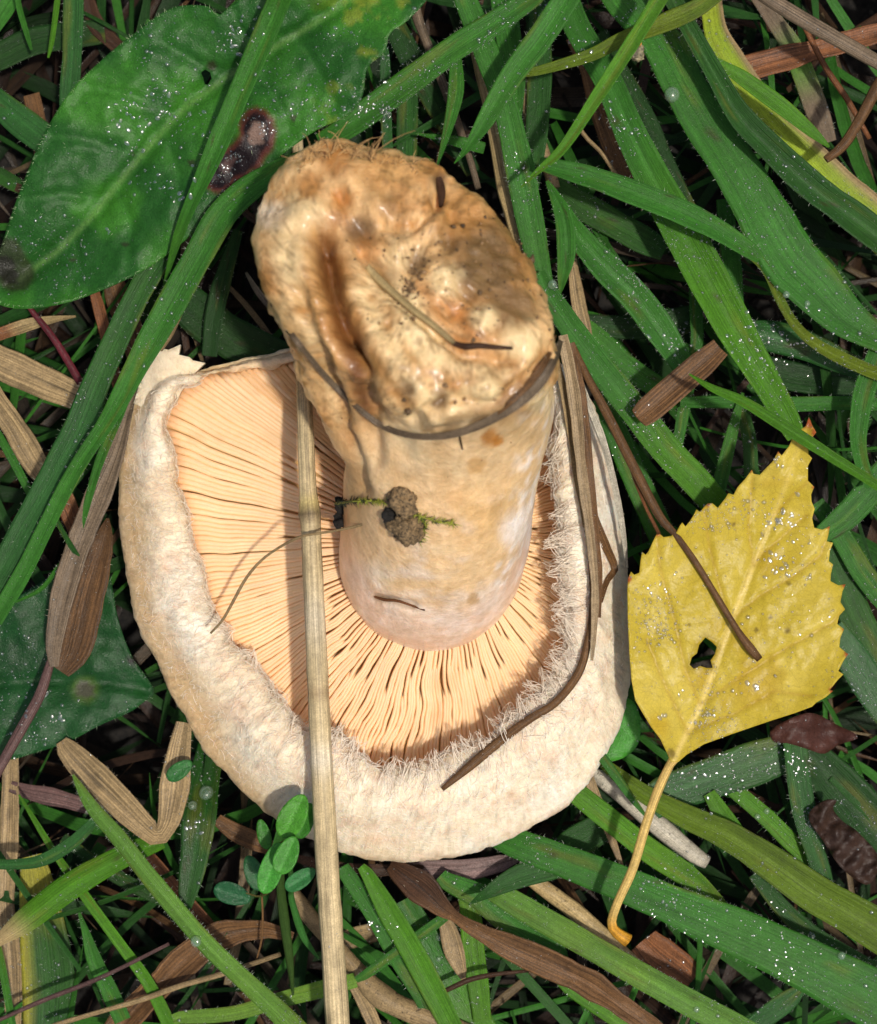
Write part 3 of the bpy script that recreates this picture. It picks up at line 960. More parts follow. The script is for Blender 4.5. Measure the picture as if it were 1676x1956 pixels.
def ribbon(pts, fold=0.1, roll=0.0, thick=0.018, wav=0.02, seed=0, twist=0.0):
    """A grass blade along pixel points (px, py, z, width px): a keeled strip with thickness."""
    p3 = []
    for px, py, z, w in pts:
        v = P(px, py, z)
        p3.append((*v, w * (HC - z) / FPX))
    ln = sum(np.linalg.norm(np.array(a[:3]) - np.array(b[:3])) for a, b in zip(p3[:-1], p3[1:]))
    n = int(min(70, max(8, ln * 6)))
    c = catmull(p3, n)
    ctr, w = c[:, :3], np.maximum(c[:, 3], 0.012)
    tan = np.gradient(ctr, axis=0)
    tan /= np.linalg.norm(tan, axis=1, keepdims=True)
    side = np.cross(tan, np.array([0, 0, 1.0]))
    side /= np.maximum(np.linalg.norm(side, axis=1, keepdims=True), 1e-6)
    nor = np.cross(side, tan)
    s = np.concatenate([[0], np.cumsum(np.linalg.norm(np.diff(ctr, axis=0), axis=1))])
    ang = math.radians(roll) + math.radians(twist) * (s / s[-1] - 0.5) + 0.12 * fbm(np.c_[s * 0.5, s * 0 + seed * 3.7, s * 0], 1.0, 8)
    ca, sa_ = np.cos(ang)[:, None], np.sin(ang)[:, None]
    side, nor = side * ca + nor * sa_, nor * ca - side * sa_
    us = np.array([-1, -0.8, -0.6, -0.4, -0.2, 0, 0.2, 0.4, 0.6, 0.8, 1.0])
    ew = 1 + 1.6 * wav * fbm(np.c_[s * 1.2, s * 0 + seed, s * 0], 1.0, 6)
    rows = []
    for u in us:
        prof_ = fold * (abs(u) ** 1.3) * 0.5
        rip = wav * 0.5 * fbm(np.c_[s * 1.5, s * 0 + u * 1.5, s * 0 + seed], 1.0, 4)
        rows.append(ctr + side * (u * w * 0.5 * ew)[:, None] + nor * (prof_ * w + rip * np.minimum(w, 0.4))[:, None])
    low = []
    for u in us[::-1]:
        i = int(np.argmin(np.abs(us - u)))
        t_ = thick * (1.0 if abs(u) < 0.9 else 0.25) * np.minimum(1, w / 0.2)
        low.append(rows[i] - nor * t_[:, None])
    G = np.array(rows + low)
    nv = G.shape[0]
    F = grid_faces(nv, n)
    wrapF = np.stack([(nv - 1) * n + np.arange(n - 1), (nv - 1) * n + np.arange(1, n), np.arange(1, n), np.arange(n - 1)], 1)
    F = np.vstack([F, wrapF])[:, ::-1]
    uu = np.repeat(np.concatenate([us, us[::-1]]) * 0.5 + 0.5, n)
    uv = np.c_[uu + seed * 3.1, np.tile(s, nv)]
    return G.reshape(-1, 3), F, uv, uu, np.tile(s, nv), rows, nor, s, w

def tubeblade(pts, sides=10, seed=0, flat=0.75, node=()):
    """A stalk: a round or slightly flattened tube along pixel points (px, py, z, width px)."""
    p3 = []
    for px, py, z, w in pts:
        v = P(px, py, z)
        p3.append((*v, w * (HC - z) / FPX))
    ln = sum(np.linalg.norm(np.array(a[:3]) - np.array(b[:3])) for a, b in zip(p3[:-1], p3[1:]))
    n = int(min(90, max(10, ln * 7)))
    c = catmull(p3, n)
    ctr, w = c[:, :3], np.maximum(c[:, 3], 0.012)
    tan = np.gradient(ctr, axis=0)
    tan /= np.linalg.norm(tan, axis=1, keepdims=True)
    side = np.cross(tan, np.array([0, 0, 1.0]))
    side /= np.maximum(np.linalg.norm(side, axis=1, keepdims=True), 1e-6)
    nor = np.cross(side, tan)
    s = np.concatenate([[0], np.cumsum(np.linalg.norm(np.diff(ctr, axis=0), axis=1))])
    ph = np.arange(sides) / sides * 2 * np.pi
    rad = w * 0.5 * (1 + 0.06 * fbm(np.c_[s * 2.0, s * 0 + seed, s * 0], 1.0, 6))
    G = ctr[None] + rad[None, :, None] * (side[None] * np.cos(ph)[:, None, None] + flat * nor[None] * np.sin(ph)[:, None, None] * (1 + 0.06 * np.cos(5 * ph + seed))[:, None, None])
    V_ = G.transpose(1, 0, 2).reshape(-1, 3)
    F = grid_faces(n, sides, True)[:, ::-1]
    k = len(V_)
    V_ = np.vstack([V_, ctr[:1], ctr[-1:]])
    F = [tuple(int(x) for x in f) for f in F]
    for i in range(sides):
        F.append((i, k, (i + 1) % sides))
        F.append(((n - 1) * sides + i, (n - 1) * sides + (i + 1) % sides, k + 1))
    uu = np.concatenate([np.tile(ph / (2 * np.pi) * 3.0, n), [0, 0]])
    sv = np.concatenate([np.repeat(s, sides), [0, s[-1]]])
    return V_, F, np.c_[uu + seed * 3.1, sv], uu, sv

def hairs_for(rows, nor, s, w, n, c, seed, both=True):
    r2 = np.random.default_rng(seed + 99)
    Vh, Fh = [], []
    k = 0
    for i in range(n):
        a = int(r2.integers(1, len(s) - 1))
        edge = r2.random() < 0.65
        e = (0 if r2.random() < 0.5 else 10) if edge else int(r2.integers(1, 10))
        p = rows[e][a] + (rows[e][a - 1] - rows[e][a]) * r2.random()
        out = rows[e][a] - rows[5][a]
        out = out / max(np.linalg.norm(out), 1e-6)
        d = (out * r2.uniform(0.4, 1.0) if edge else out * 0.2) + nor[a] * r2.uniform(0.1, 0.9) + r2.normal(size=3) * 0.35
        d /= np.linalg.norm(d)
        ln = r2.uniform(0.035, 0.10)
        sd = np.cross(d, r2.normal(size=3))
        sd = sd / max(np.linalg.norm(sd), 1e-6) * 0.0032
        Vh += [p - sd, p + sd, p + d * ln]
        Fh.append((k, k + 1, k + 2))
        k += 3
    return np.array(Vh), Fh, np.tile(c, (k, 1))

_seed = [0]
def blade(label, colour, pts, cat='grass blade', name='grass_blade', group=G_GREEN, mat=None, fold=0.09, roll=0.0, twist=0.0,
          tip=None, base=None, edge=None, hairs=None, dew=None, thick=0.018, wav=0.05, var=0.16, tube=False, flat=0.75, dz=0.0, node=None):
    """tip / base: (colour name, share of the length) for a withered end; edge: (colour name, side -1 or 1)."""
    _seed[0] += 1
    sd = _seed[0]
    if dz:
        pts = [(a, b, z + dz, w) for a, b, z, w in pts]
    c0 = K[colour] if isinstance(colour, str) else np.array(colour)
    dry = group == G_DRY
    if tube:
        V_, F_, uv, uu, ss = tubeblade(pts, seed=sd, flat=flat)
    else:
        V_, F_, uv, uu, ss, rows, nor, s, w = ribbon(pts, fold, roll, thick, wav, sd, twist)
    sn_ = ss / max(ss.max(), 1e-6)
    C_ = np.tile(c0, (len(V_), 1))
    vv = fbm(np.c_[ss * 0.5, uu * 1.2, ss * 0 + sd], 1.0, 14)
    C_ = C_ * (1 + var * 1.5 * vv)[:, None]
    warm = smooth(0.0, 0.6, fbm(np.c_[ss * 0.35, ss * 0 + sd * 1.9, ss * 0], 1.0, 15))
    if not dry:
        C_ = C_ + (C_ * np.array([1.5, 1.15, .75]) - C_) * (0.55 * warm)[:, None]
        if not tube:
            C_ = C_ * (1 + 0.16 * np.exp(-((uu - 0.5) / 0.07) ** 2))[:, None]
    else:
        blot = smooth(0.2, 0.5, fbm(np.c_[ss * 1.6, uu * 2.0, ss * 0 + sd], 1.0, 16))
        C_ = C_ * (1 - 0.35 * blot)[:, None]
    if tip:
        f = smooth(1 - tip[1] * 1.3, 1 - tip[1] * 0.5, sn_ + 0.06 * vv)[:, None]
        C_ = C_ * (1 - f) + K[tip[0]] * f
    if base:
        f = smooth(base[1] * 1.3, base[1] * 0.5, sn_ + 0.06 * vv)[:, None]
        C_ = C_ * (1 - f) + K[base[0]] * f
    if edge and not tube:
        f = (smooth(0.7, 0.95, uu) if edge[1] > 0 else smooth(0.3, 0.05, uu))[:, None]
        C_ = C_ * (1 - f) + K[edge[0]] * f
    if not dry and not tube and hairs != 0:
        age = smooth(0.25, 0.5, fbm(np.c_[ss * 0.7, uu * 3.0, ss * 0 + sd * 2.3], 1.0, 17))
        C_ = C_ + (K['yellow'] * 0.55 - C_) * (0.35 * age)[:, None]
        st2 = fbm(np.c_[ss * 0.25, uu * 11.0, ss * 0 + sd], 1.0, 18)
        C_ = C_ * (1 + 0.22 * st2)[:, None]
        fl = smooth(0.52, 0.6, fbm(np.c_[ss * 4.0, uu * 4.0, ss * 0 + sd * 5.1], 1.0, 19))
        C_ = C_ + (K['umber'] * 0.7 - C_) * (0.6 * fl)[:, None]
    if node is not None:
        yy = PX(V_)[:, 1]
        for y0, h_, cc, f_ in node:
            k_ = (np.exp(-((yy + 6 * vv - y0) / h_) ** 2) * f_)[:, None]
            C_ = C_ * (1 - k_) + cc * k_
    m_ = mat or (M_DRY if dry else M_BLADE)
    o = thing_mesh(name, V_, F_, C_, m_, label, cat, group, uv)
    if not tube:
        nh = hairs if hairs is not None else (int(ss.max() * 26) if not dry else int(ss.max() * 6))
        if nh > 4:
            hc = np.array([.36, .42, .30]) if not dry else np.array([.45, .38, .28])
            hv, hf, hcol = hairs_for(rows, nor, s, w, nh, hc, sd)
            part('hairs', hv, hf, hcol, M_HAIR, o, stuff=True)
    d = dew if dew is not None else (26 if not dry else 7)
    if d:
        Fq = F_ if isinstance(F_, np.ndarray) else np.array([f for f in F_ if len(f) == 4])
        DEWSRC.append((V_, Fq, d))
    return o

def dryp(label, colour, pts, cat='dead grass', name='dead_grass_blade', **kw):
    kw.setdefault('fold', 0.15)
    kw.setdefault('wav', 0.14)
    kw.setdefault('var', 0.2)
    return blade(label, colour, pts, cat=cat, name=name, group=G_DRY, **kw)

def stalk(label, colour, pts, cat='dead stalk', name='dead_stalk', **kw):
    return dryp(label, colour, pts, cat=cat, name=name, tube=True, **kw)

def Z(z, pts):
    """Give (px, py, width) points heights: a number, or (start, end), or one per point."""
    n = len(pts)
    if np.isscalar(z):
        zz = [z] * n
    elif len(z) == 2 and n != 2:
        zz = np.linspace(z[0], z[1], n)
    else:
        zz = z
    return [(p[0], p[1], float(q_), p[2]) for p, q_ in zip(pts, zz)]

# --- beside and above the stem
blade('wide dark striped blade slanting down with one fat drop on it', 'mid', Z(3.2, [(1150, -80, 78), (1196, 0, 78), (1263, 79, 80), (1308, 165, 82), (1360, 250, 88), (1420, 346, 96), (1475, 441, 102), (1511, 500, 104), (1555, 545, 100), (1608, 600, 84), (1662, 637, 60), (1720, 668, 40)]), fold=0.12, hairs=420, dew=40)
blade('wet blade beneath the striped one, turning bright green at its lower end', 'mid', Z(2.9, [(1070, -40, 48), (1100, 48, 50), (1162, 157, 56), (1205, 258, 60), (1253, 353, 66), (1296, 430, 72), (1334, 500, 76), (1375, 578, 76), (1414, 648, 66), (1456, 718, 58), (1503, 800, 48), (1520, 836, 34)]), fold=0.35, tip=('bright', .55), hairs=380, dew=45)
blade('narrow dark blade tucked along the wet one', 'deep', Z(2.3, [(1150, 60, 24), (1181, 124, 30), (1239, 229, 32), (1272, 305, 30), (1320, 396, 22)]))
blade('pale lime blade with downy skin and a withered tan rim', 'lime', Z(2.5, [(1352, -40, 42), (1358, 0, 42), (1368, 62, 46), (1391, 110, 54), (1425, 160, 56), (1473, 229, 60), (1544, 300, 68), (1611, 372, 80), (1676, 430, 92), (1740, 490, 96)]), fold=0.15, edge=('tan', -1), hairs=300, dew=30)
blade('dark keeled blade lying over the lime blade', 'dark', Z((4.2, 3.2), [(1270, -40, 32), (1286, 0, 34), (1320, 62, 34), (1358, 129, 36), (1411, 220, 46), (1473, 286, 52), (1544, 353, 56), (1620, 410, 58), (1676, 453, 58), (1730, 490, 56)]), fold=0.5, hairs=260)
blade('short shiny blade pointing away from the lime blade', 'bright', Z((3.9, 3.5), [(1363, 110, 8), (1395, 133, 22), (1425, 153, 30), (1496, 205, 32), (1550, 250, 22), (1590, 285, 3)]), dew=4, hairs=10)
blade('thin bright blade crossing in front, its tip above the stem foot', 'bright', Z((5.2, 4.6), [(1275, -32, 32), (1258, 0, 32), (1205, 86, 30), (1143, 181, 27), (1076, 282, 20), (1030, 325, 12), (995, 358, 2)]), fold=0.35, dew=5, hairs=20)
blade('thin olive blade running across to the orange speck', 'olive', Z(4.3, [(957, 143, 3), (1000, 140, 14), (1043, 131, 19), (1129, 105, 25), (1186, 76, 29), (1240, 55, 34), (1286, 36, 38), (1334, 14, 34), (1380, -20, 30)]), dew=6, hairs=30)
blade('slanting blade that crosses the wet blade and bends into the fork', 'mid', Z(3.7, [(1030, 312, 22), (1060, 320, 32), (1143, 344, 42), (1258, 387, 47), (1353, 430, 44), (1430, 477, 34), (1452, 495, 20)]), fold=0.3)
blade('hairy bent stem of a blade winding below the striped blade', 'olive', Z(3.2, [(1405, 450, 18), (1429, 478, 22), (1464, 516, 20), (1491, 575, 18), (1522, 625, 19), (1569, 664, 22), (1646, 702, 26), (1720, 730, 26)]), fold=0.5, hairs=240)
blade('upright blade passing close behind the rim of the stem foot', 'mid', Z((3.4, 2.9), [(880, -30, 40), (890, 0, 42), (924, 86, 46), (962, 191, 46), (986, 286, 56), (1005, 382, 54), (1024, 477, 48), (1042, 565, 38), (1055, 620, 26)]), fold=0.12, hairs=320, dew=34)
blade('upright blade torn off to a point beside the speckled straw', 'mid', Z(2.9, [(955, -40, 50), (962, 0, 50), (971, 72, 50), (983, 143, 44), (987, 200, 26), (992, 252, 4)]), fold=0.25)
blade('upright pale-edged blade behind the slanting crossing blade', 'dark', Z(2.2, [(1030, 0, 40), (1032, 90, 44), (1030, 180, 46), (1026, 250, 42), (1020, 330, 30), (1014, 400, 8)]))
blade('diagonal blade narrowing to a tip just above the stem foot', 'mid', Z((4.9, 4.2), [(1105, -40, 46), (1081, 0, 48), (1033, 72, 50), (976, 148, 46), (928, 229, 34), (895, 280, 16), (868, 312, 2)]), fold=0.2, dew=20)
blade('long dewy diagonal blade between the dark leaf and the upright blades', 'mid', Z((3.4, 4.2), [(610, 272, 34), (657, 247, 46), (722, 200, 54), (800, 143, 52), (872, 90, 50), (940, 47, 46), (1010, 0, 40), (1060, -40, 34)]), fold=0.16, hairs=300, dew=60)
blade('narrow wet blade hanging straight down above the foot', 'blue', Z(2.2, [(734, 90, 16), (736, 118, 20), (737, 200, 22), (741, 290, 20)]), mat=M_WET, dew=80)
blade('short broad blade upright behind the foot', 'dark', Z(1.7, [(782, 140, 36), (779, 200, 40), (777, 300, 40)]))
blade('small forked blade in the gap above the foot', 'mid', Z(2.8, [(870, 90, 18), (872, 160, 30), (866, 205, 26), (848, 275, 12), (834, 322, 2)]))
blade('stubby cut blade lying flat above the foot', 'mid', Z(2.3, [(795, 255, 3), (835, 262, 12), (883, 272, 22), (926, 283, 22)]), dew=60)
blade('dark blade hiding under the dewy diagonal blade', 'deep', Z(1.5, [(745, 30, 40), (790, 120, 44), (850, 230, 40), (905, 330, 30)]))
blade('small curved blade bending round the edge of the stem foot', 'mid', Z(3.3, [(1045, 345, 6), (1062, 378, 22), (1078, 420, 33), (1082, 483, 34), (1075, 530, 20), (1070, 562, 3)]), fold=0.3, dew=14)
stalk('tan straw rising behind the stem foot', 'straw', Z(2.6, [(905, 95, 14), (918, 150, 16), (938, 229, 20), (962, 358, 26), (978, 410, 28), (995, 480, 28)]), mat=M_STRAW, dew=0)
stalk('speckled straw behind the torn-off blade', 'tan', Z(2.0, [(1000, 130, 16), (1005, 160, 18), (1014, 229, 24), (1038, 290, 26), (1060, 360, 22)]), mat=M_SPECK)
stalk('thin grey stalk threading down the gap behind the foot', 'grey', Z(1.9, [(790, 0, 22), (800, 40, 20), (822, 97, 18), (854, 179, 18), (880, 250, 15), (900, 310, 13), (914, 360, 12)]))
stalk('thick grey dead stalk crossing the upper corner', 'grey', Z(4.0, [(1440, -24, 28), (1478, 2, 30), (1540, 40, 32), (1610, 80, 30), (1680, 120, 28), (1740, 155, 26)]), flat=0.5)
dryp('wide rust brown band in the upper corner', 'rust', Z(2.1, [(1410, 136, 44), (1450, 124, 50), (1511, 108, 48), (1560, 95, 44), (1611, 81, 40), (1690, 60, 38)]), dew=20)
stalk('thin orange stalk leaning in the upper corner', 'rust', Z(2.5, [(1530, 30, 10), (1540, 55, 11), (1578, 129, 12), (1620, 191, 12), (1662, 265, 9)]))
stalk('stiff brown twig that ends at the lime blade', 'brown', Z(3.8, [(1700, 130, 24), (1676, 167, 24), (1640, 234, 21), (1611, 278, 20), (1578, 305, 14)]))
blade('greyish wilted blade behind the thick grey stalk', 'pale', Z(1.6, [(1440, -20, 30), (1480, 40, 32), (1516, 95, 40), (1554, 191, 46), (1582, 272, 34)]), tip=('grey', .4), base=('grey', .4))
dryp('broad rust strip upright behind the wet blade', 'brown', Z(1.4, [(1095, 70, 30), (1124, 129, 36), (1153, 224, 42), (1186, 305, 46), (1208, 370, 28)]))
stalk('hair-thin pale twig in the gap below the crossing blade tip', 'tan', Z(2.0, [(1100, 230, 7), (1120, 262, 8), (1148, 290, 8), (1172, 325, 8), (1190, 350, 7)]))
blade('dark shaded blade under the bending fork', 'dark', Z(1.7, [(1060, 355, 40), (1100, 385, 48), (1143, 410, 54), (1229, 458, 54), (1270, 480, 40)]))
blade('wet broad blade slanting away from the stem foot', 'mid', Z(2.6, [(1070, 390, 26), (1096, 440, 42), (1154, 509, 56), (1212, 567, 60), (1259, 629, 58), (1305, 700, 44)]), fold=0.35, mat=M_WET, dew=60, hairs=240)
blade('long bright blade running from the foot under the yellow leaf', 'mid', Z((3.5, 3.0), [(1030, 520, 28), (1045, 555, 38), (1096, 633, 48), (1150, 706, 53), (1212, 784, 54), (1274, 861, 58), (1321, 910, 58), (1370, 965, 54), (1420, 1020, 44)]), fold=0.2, tip=('bright', .5), hairs=400, dew=55)
blade('short blade behind the brown chunk', 'mid', Z(2.0, [(1110, 620, 36), (1150, 655, 44), (1200, 702, 46), (1259, 741, 44)]), dew=50)
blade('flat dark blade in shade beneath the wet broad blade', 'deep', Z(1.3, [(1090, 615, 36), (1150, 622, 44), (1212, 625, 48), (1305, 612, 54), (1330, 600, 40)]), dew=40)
blade('slim upright blade behind the brown chunk', 'mid', Z(2.0, [(1326, 540, 20), (1330, 600, 24), (1332, 648, 24), (1322, 700, 24), (1313, 749, 25), (1294, 854, 20)]))
blade('upright blade seen between the two slanting ones', 'mid', Z(1.7, [(1384, 380, 30), (1390, 440, 36), (1396, 497, 38), (1408, 600, 30)]))
blade('dark glossy wet blade below the hairy bent stem', 'blue', Z(2.3, [(1400, 632, 36), (1440, 636, 52), (1491, 645, 62), (1550, 662, 56), (1610, 690, 44), (1680, 715, 36)]), mat=M_WET, fold=-0.25, dew=80)
blade('level blade leading to the edge above the leaf tip', 'mid', Z(2.2, [(1300, 768, 22), (1400, 768, 26), (1511, 772, 28), (1600, 770, 28), (1690, 772, 26)]), dew=30)
blade('curved upright blade at the edge above the leaf', 'mid', Z(3.0, [(1700, 620, 40), (1676, 680, 42), (1650, 749, 42), (1639, 827, 34), (1645, 880, 28), (1665, 930, 24)]), fold=0.3, hairs=160)
blade('thin bright blade lying across the tip of the yellow leaf', 'bright', Z((4.9, 5.1), [(1317, 714, 3), (1360, 741, 14), (1422, 768, 20), (1511, 823, 24), (1584, 869, 22), (1646, 908, 20), (1730, 962, 18)]), fold=0.3, dew=4, hairs=16)
blade('small upright blade above the toothed leaf edge', 'mid', Z(2.3, [(1420, 750, 6), (1408, 790, 16), (1398, 830, 22), (1380, 905, 27), (1370, 950, 26)]))
blade('shaded blade next to the leaf neck', 'dark', Z(1.8, [(1418, 780, 22), (1426, 815, 27), (1433, 850, 28), (1436, 930, 28)]), dew=40)
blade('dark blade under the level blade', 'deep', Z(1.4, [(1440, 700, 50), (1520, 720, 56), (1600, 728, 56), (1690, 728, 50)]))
blade('short blade sticking out right under the leaf edge teeth', 'mid', Z(2.6, [(1700, 890, 50), (1660, 940, 52), (1615, 988, 50), (1570, 1022, 36)]), dew=24)
blade('blade slanting out from beneath the toothed edge', 'mid', Z(2.0, [(1560, 960, 30), (1606, 1023, 40), (1649, 1095, 44), (1700, 1160, 40)]))
blade('wide dewy blade beside the leaf edge', 'dark', Z(1.8, [(1570, 1040, 50), (1610, 1120, 60), (1650, 1210, 64), (1720, 1330, 60)]), dew=70)
blade('broad wet blade under the lower leaf corner', 'blue', Z(2.1, [(1590, 1200, 50), (1630, 1260, 62), (1676, 1330, 64), (1720, 1390, 60)]), dew=90, mat=M_WET)
blade('blade in shade at the cap edge beside the leaf', 'mid', Z(1.6, [(1150, 760, 40), (1200, 880, 48), (1250, 990, 50), (1290, 1080, 46)]), dew=30)
dryp('blunt brown chunk of dead blade leaning on the green ones', 'brown', Z((3.7, 3.5), [(1220, 800, 40), (1236, 786, 50), (1297, 733, 52), (1345, 692, 50), (1376, 664, 40)]), fold=0.3, thick=0.04, wav=0.05, dew=10)
dryp('tan strip standing beside the foot rim', 'tan', Z(2.2, [(1084, 440, 14), (1092, 489, 20), (1107, 586, 29), (1120, 636, 22), (1130, 665, 8)]))
# dead pieces lying over the cap
dryp('grey-brown dead strand draped over the cap rim beside the stem', lin(176, 152, 116) * .8, Z((4.6, 4.4), [(1076, 640, 16), (1092, 720, 22), (1102, 790, 22), (1110, 880, 20), (1120, 960, 20), (1130, 1040, 18), (1137, 1120, 16), (1136, 1190, 12), (1131, 1262, 7)]), fold=0.3, roll=-14, thick=0.03, wav=0.25, dew=4)
dryp('dark brown dead strand with a black streak next to the grey-brown one', 'brown', Z((4.5, 4.3), [(1090, 655, 14), (1106, 740, 18), (1118, 830, 20), (1126, 920, 18), (1136, 1010, 15), (1146, 1100, 12), (1145, 1180, 7)]), fold=0.3, roll=10, thick=0.03, wav=0.25, dew=4)
dryp('tan frayed strand splitting from the dead strands at the cap rim', 'tan', Z((4.4, 4.1), [(1064, 690, 9), (1080, 760, 14), (1090, 830, 15), (1100, 900, 12), (1112, 970, 9), (1118, 1030, 4)]), fold=0.2, thick=0.03, wav=0.25, dew=0)
dryp('olive shred split off the draped dead blade', 'brown', drape([(1116, 930, 12), (1136, 990, 16), (1156, 1040, 16), (1175, 1085, 14), (1160, 1110, 12), (1148, 1150, 9)], 0.14, 3.9), dew=0)
dryp('cream straw along the outer edge of the cap', 'white', Z((4.1, 3.4), [(1100, 700, 8), (1128, 780, 13), (1152, 840, 14), (1175, 930, 13), (1190, 1010, 10), (1198, 1085, 5)]), dew=0)
stalk('long brown stalk ending on the face of the yellow leaf', 'brown', Z((4.2, 4.45), [(1092, 655, 12), (1120, 715, 15), (1160, 790, 18), (1210, 890, 19), (1260, 985, 17), (1290, 1020, 13), (1330, 1075, 12), (1370, 1140, 12), (1410, 1205, 13), (1435, 1240, 18), (1452, 1260, 14)]), dew=2)
stalk('thin rusty thread reaching the red tooth of the leaf', 'rust', Z((4.0, 4.4), [(1190, 850, 5), (1215, 920, 7), (1235, 970, 7), (1260, 1020, 7)]), dew=0)
stalk('bent dark stalk following the inner rim of the cap', 'brown', drape([(1102, 830, 7), (1114, 900, 9), (1122, 980, 10), (1128, 1060, 10), (1132, 1150, 11), (1124, 1220, 14), (1106, 1285, 16), (1062, 1342, 15), (1010, 1375, 16), (950, 1420, 18), (900, 1462, 18), (845, 1508, 9)], 0.12, 4.0), flat=0.6, dew=4)
stalk('thick pale straw running down across cap and gills', lin(206, 184, 140) * .9, [(566, 235, 3.3, 22), (570, 300, 3.6, 23), (574, 420, 4.0, 24), (577, 560, 4.35, 26), (579, 680, 4.6, 28), (583, 800, 4.75, 31), (588, 930, 4.8, 34), (591, 965, 4.82, 38), (592, 985, 4.82, 44), (594, 1005, 4.82, 38), (598, 1100, 4.8, 39), (605, 1250, 4.75, 41), (612, 1400, 4.75, 42), (619, 1540, 4.7, 43), (627, 1680, 4.4, 44), (637, 1830, 4.1, 46), (646, 1970, 3.9, 48), (652, 2060, 3.8, 48)], cat='straw', name='straw', mat=M_STRAW, dew=1, flat=0.9, var=0.14, node=[(985, 14, lin(70, 52, 34), .85), (960, 12, lin(190, 170, 100), .6), (720, 60, lin(190, 130, 60), .6), (1180, 50, lin(220, 205, 176), .6), (1450, 30, lin(226, 214, 190), .6), (1320, 16, lin(120, 92, 60), .5)])

# --- below the cap and the yellow leaf
blade('widest dark blade sweeping from the cap to the lower corner', 'mid', Z((2.4, 3.2), [(930, 1580, 44), (965, 1600, 56), (1000, 1616, 60), (1081, 1646, 62), (1194, 1690, 66), (1315, 1742, 80), (1423, 1787, 92), (1544, 1844, 102), (1676, 1912, 110), (1760, 1955, 110)]), fold=0.08, hairs=520, dew=45)
blade('pale green blade parallel below the widest one', 'pale', Z((2.4, 3.1), [(935, 1695, 36), (947, 1703, 42), (1007, 1739, 46), (1079, 1780, 48), (1194, 1846, 50), (1290, 1900, 52), (1395, 1956, 50), (1480, 2000, 48)]), fold=0.1, hairs=300, dew=22)
blade('dull blade between the brown dead blade and the pale blade', 'mid', Z(2.3, [(842, 1672, 26), (857, 1685, 36), (918, 1714, 50), (972, 1757, 52), (1054, 1807, 34), (1080, 1825, 16)]), fold=0.1, hairs=80)
blade('folded blade tip pointing back under the cap', 'dark', Z((2.9, 2.4), [(895, 1729, 2), (915, 1716, 14), (936, 1703, 26), (990, 1675, 44), (1054, 1655, 50), (1100, 1630, 46)]), dew=6)
blade('dark stub behind the start of the widest blade', 'dark', Z(1.7, [(1060, 1640, 40), (1090, 1615, 60), (1125, 1595, 62), (1165, 1570, 50)]))
blade('bright blade under the leaf stalk', 'bright', Z(2.4, [(1060, 1490, 26), (1093, 1509, 38), (1169, 1569, 45), (1242, 1626, 46), (1315, 1674, 42), (1365, 1715, 28), (1400, 1745, 6)]), fold=0.2, hairs=140)
blade('olive keeled blade widening towards the lower corner', 'olive', Z((2.2, 3.0), [(1140, 1440, 14), (1161, 1465, 24), (1226, 1513, 36), (1306, 1557, 46), (1387, 1594, 54), (1464, 1642, 62), (1556, 1706, 74), (1620, 1742, 80), (1700, 1790, 84)]), fold=0.25, dew=16, hairs=180)
blade('thin sharp blade over the cream stub', 'mid', Z(2.9, [(1150, 1445, 18), (1175, 1480, 18), (1205, 1522, 14), (1235, 1560, 5)]), dew=8)
blade('dark wet broad blade under the base of the leaf', 'blue', Z(2.1, [(1240, 1540, 60), (1274, 1517, 74), (1363, 1485, 80), (1430, 1462, 80), (1500, 1438, 74)]), mat=M_WET, dew=110, fold=0.1)
blade('wet upright blade below the brown curled leaf', 'blue', Z(2.4, [(1512, 1395, 40), (1520, 1424, 46), (1528, 1501, 46), (1544, 1581, 44), (1573, 1674, 34), (1590, 1720, 20)]), dew=110, hairs=180)
blade('short bright blade between the olive and the wet blade', 'bright', Z(2.2, [(1355, 1515, 26), (1391, 1573, 38), (1423, 1614, 34), (1460, 1650, 20)]))
blade('bright wet blade with two drops beside the broad wet one', 'bright', Z(2.1, [(1390, 1498, 26), (1403, 1509, 30), (1464, 1561, 34), (1516, 1614, 34), (1550, 1650, 22)]), dew=40)
blade('broad dark leaf blade with toothed look in the lower corner', 'deep', Z(2.0, [(1530, 1430, 50), (1557, 1452, 66), (1605, 1509, 92), (1676, 1590, 104), (1730, 1650, 100)]), fold=0.3, dew=60, hairs=150)
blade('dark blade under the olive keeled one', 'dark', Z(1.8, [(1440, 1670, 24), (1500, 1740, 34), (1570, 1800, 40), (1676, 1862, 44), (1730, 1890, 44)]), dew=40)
blade('narrow blade in the gap left of the dull blade', 'mid', Z(2.2, [(655, 1655, 24), (664, 1671, 30), (710, 1739, 36), (760, 1828, 36), (803, 1904, 28), (820, 1950, 20)]))
blade('bright blade slanting beside the thick straw foot', 'bright', Z(2.9, [(690, 1655, 16), (703, 1671, 26), (746, 1746, 42), (789, 1818, 46), (832, 1900, 46), (857, 1950, 42), (890, 2010, 36)]), fold=0.2, dew=8, hairs=40)
blade('wide bright blade with round drops behind the slanting one', 'mid', Z(2.0, [(770, 1720, 46), (803, 1782, 62), (839, 1846, 74), (882, 1911, 74), (910, 1960, 70), (950, 2020, 60)]), tip=('bright', .5), dew=30, mat=M_WET)
blade('yellowish upright blade below the dead collar tip', 'bright', Z(2.1, [(890, 1710, 34), (899, 1740, 42), (904, 1811, 44), (914, 1882, 42), (922, 1950, 36)]))
blade('thin blade crossing the bright slanting ones', 'mid', Z(2.4, [(680, 1872, 12), (700, 1861, 18), (760, 1818, 22), (839, 1760, 20), (870, 1738, 10)]), dew=40)
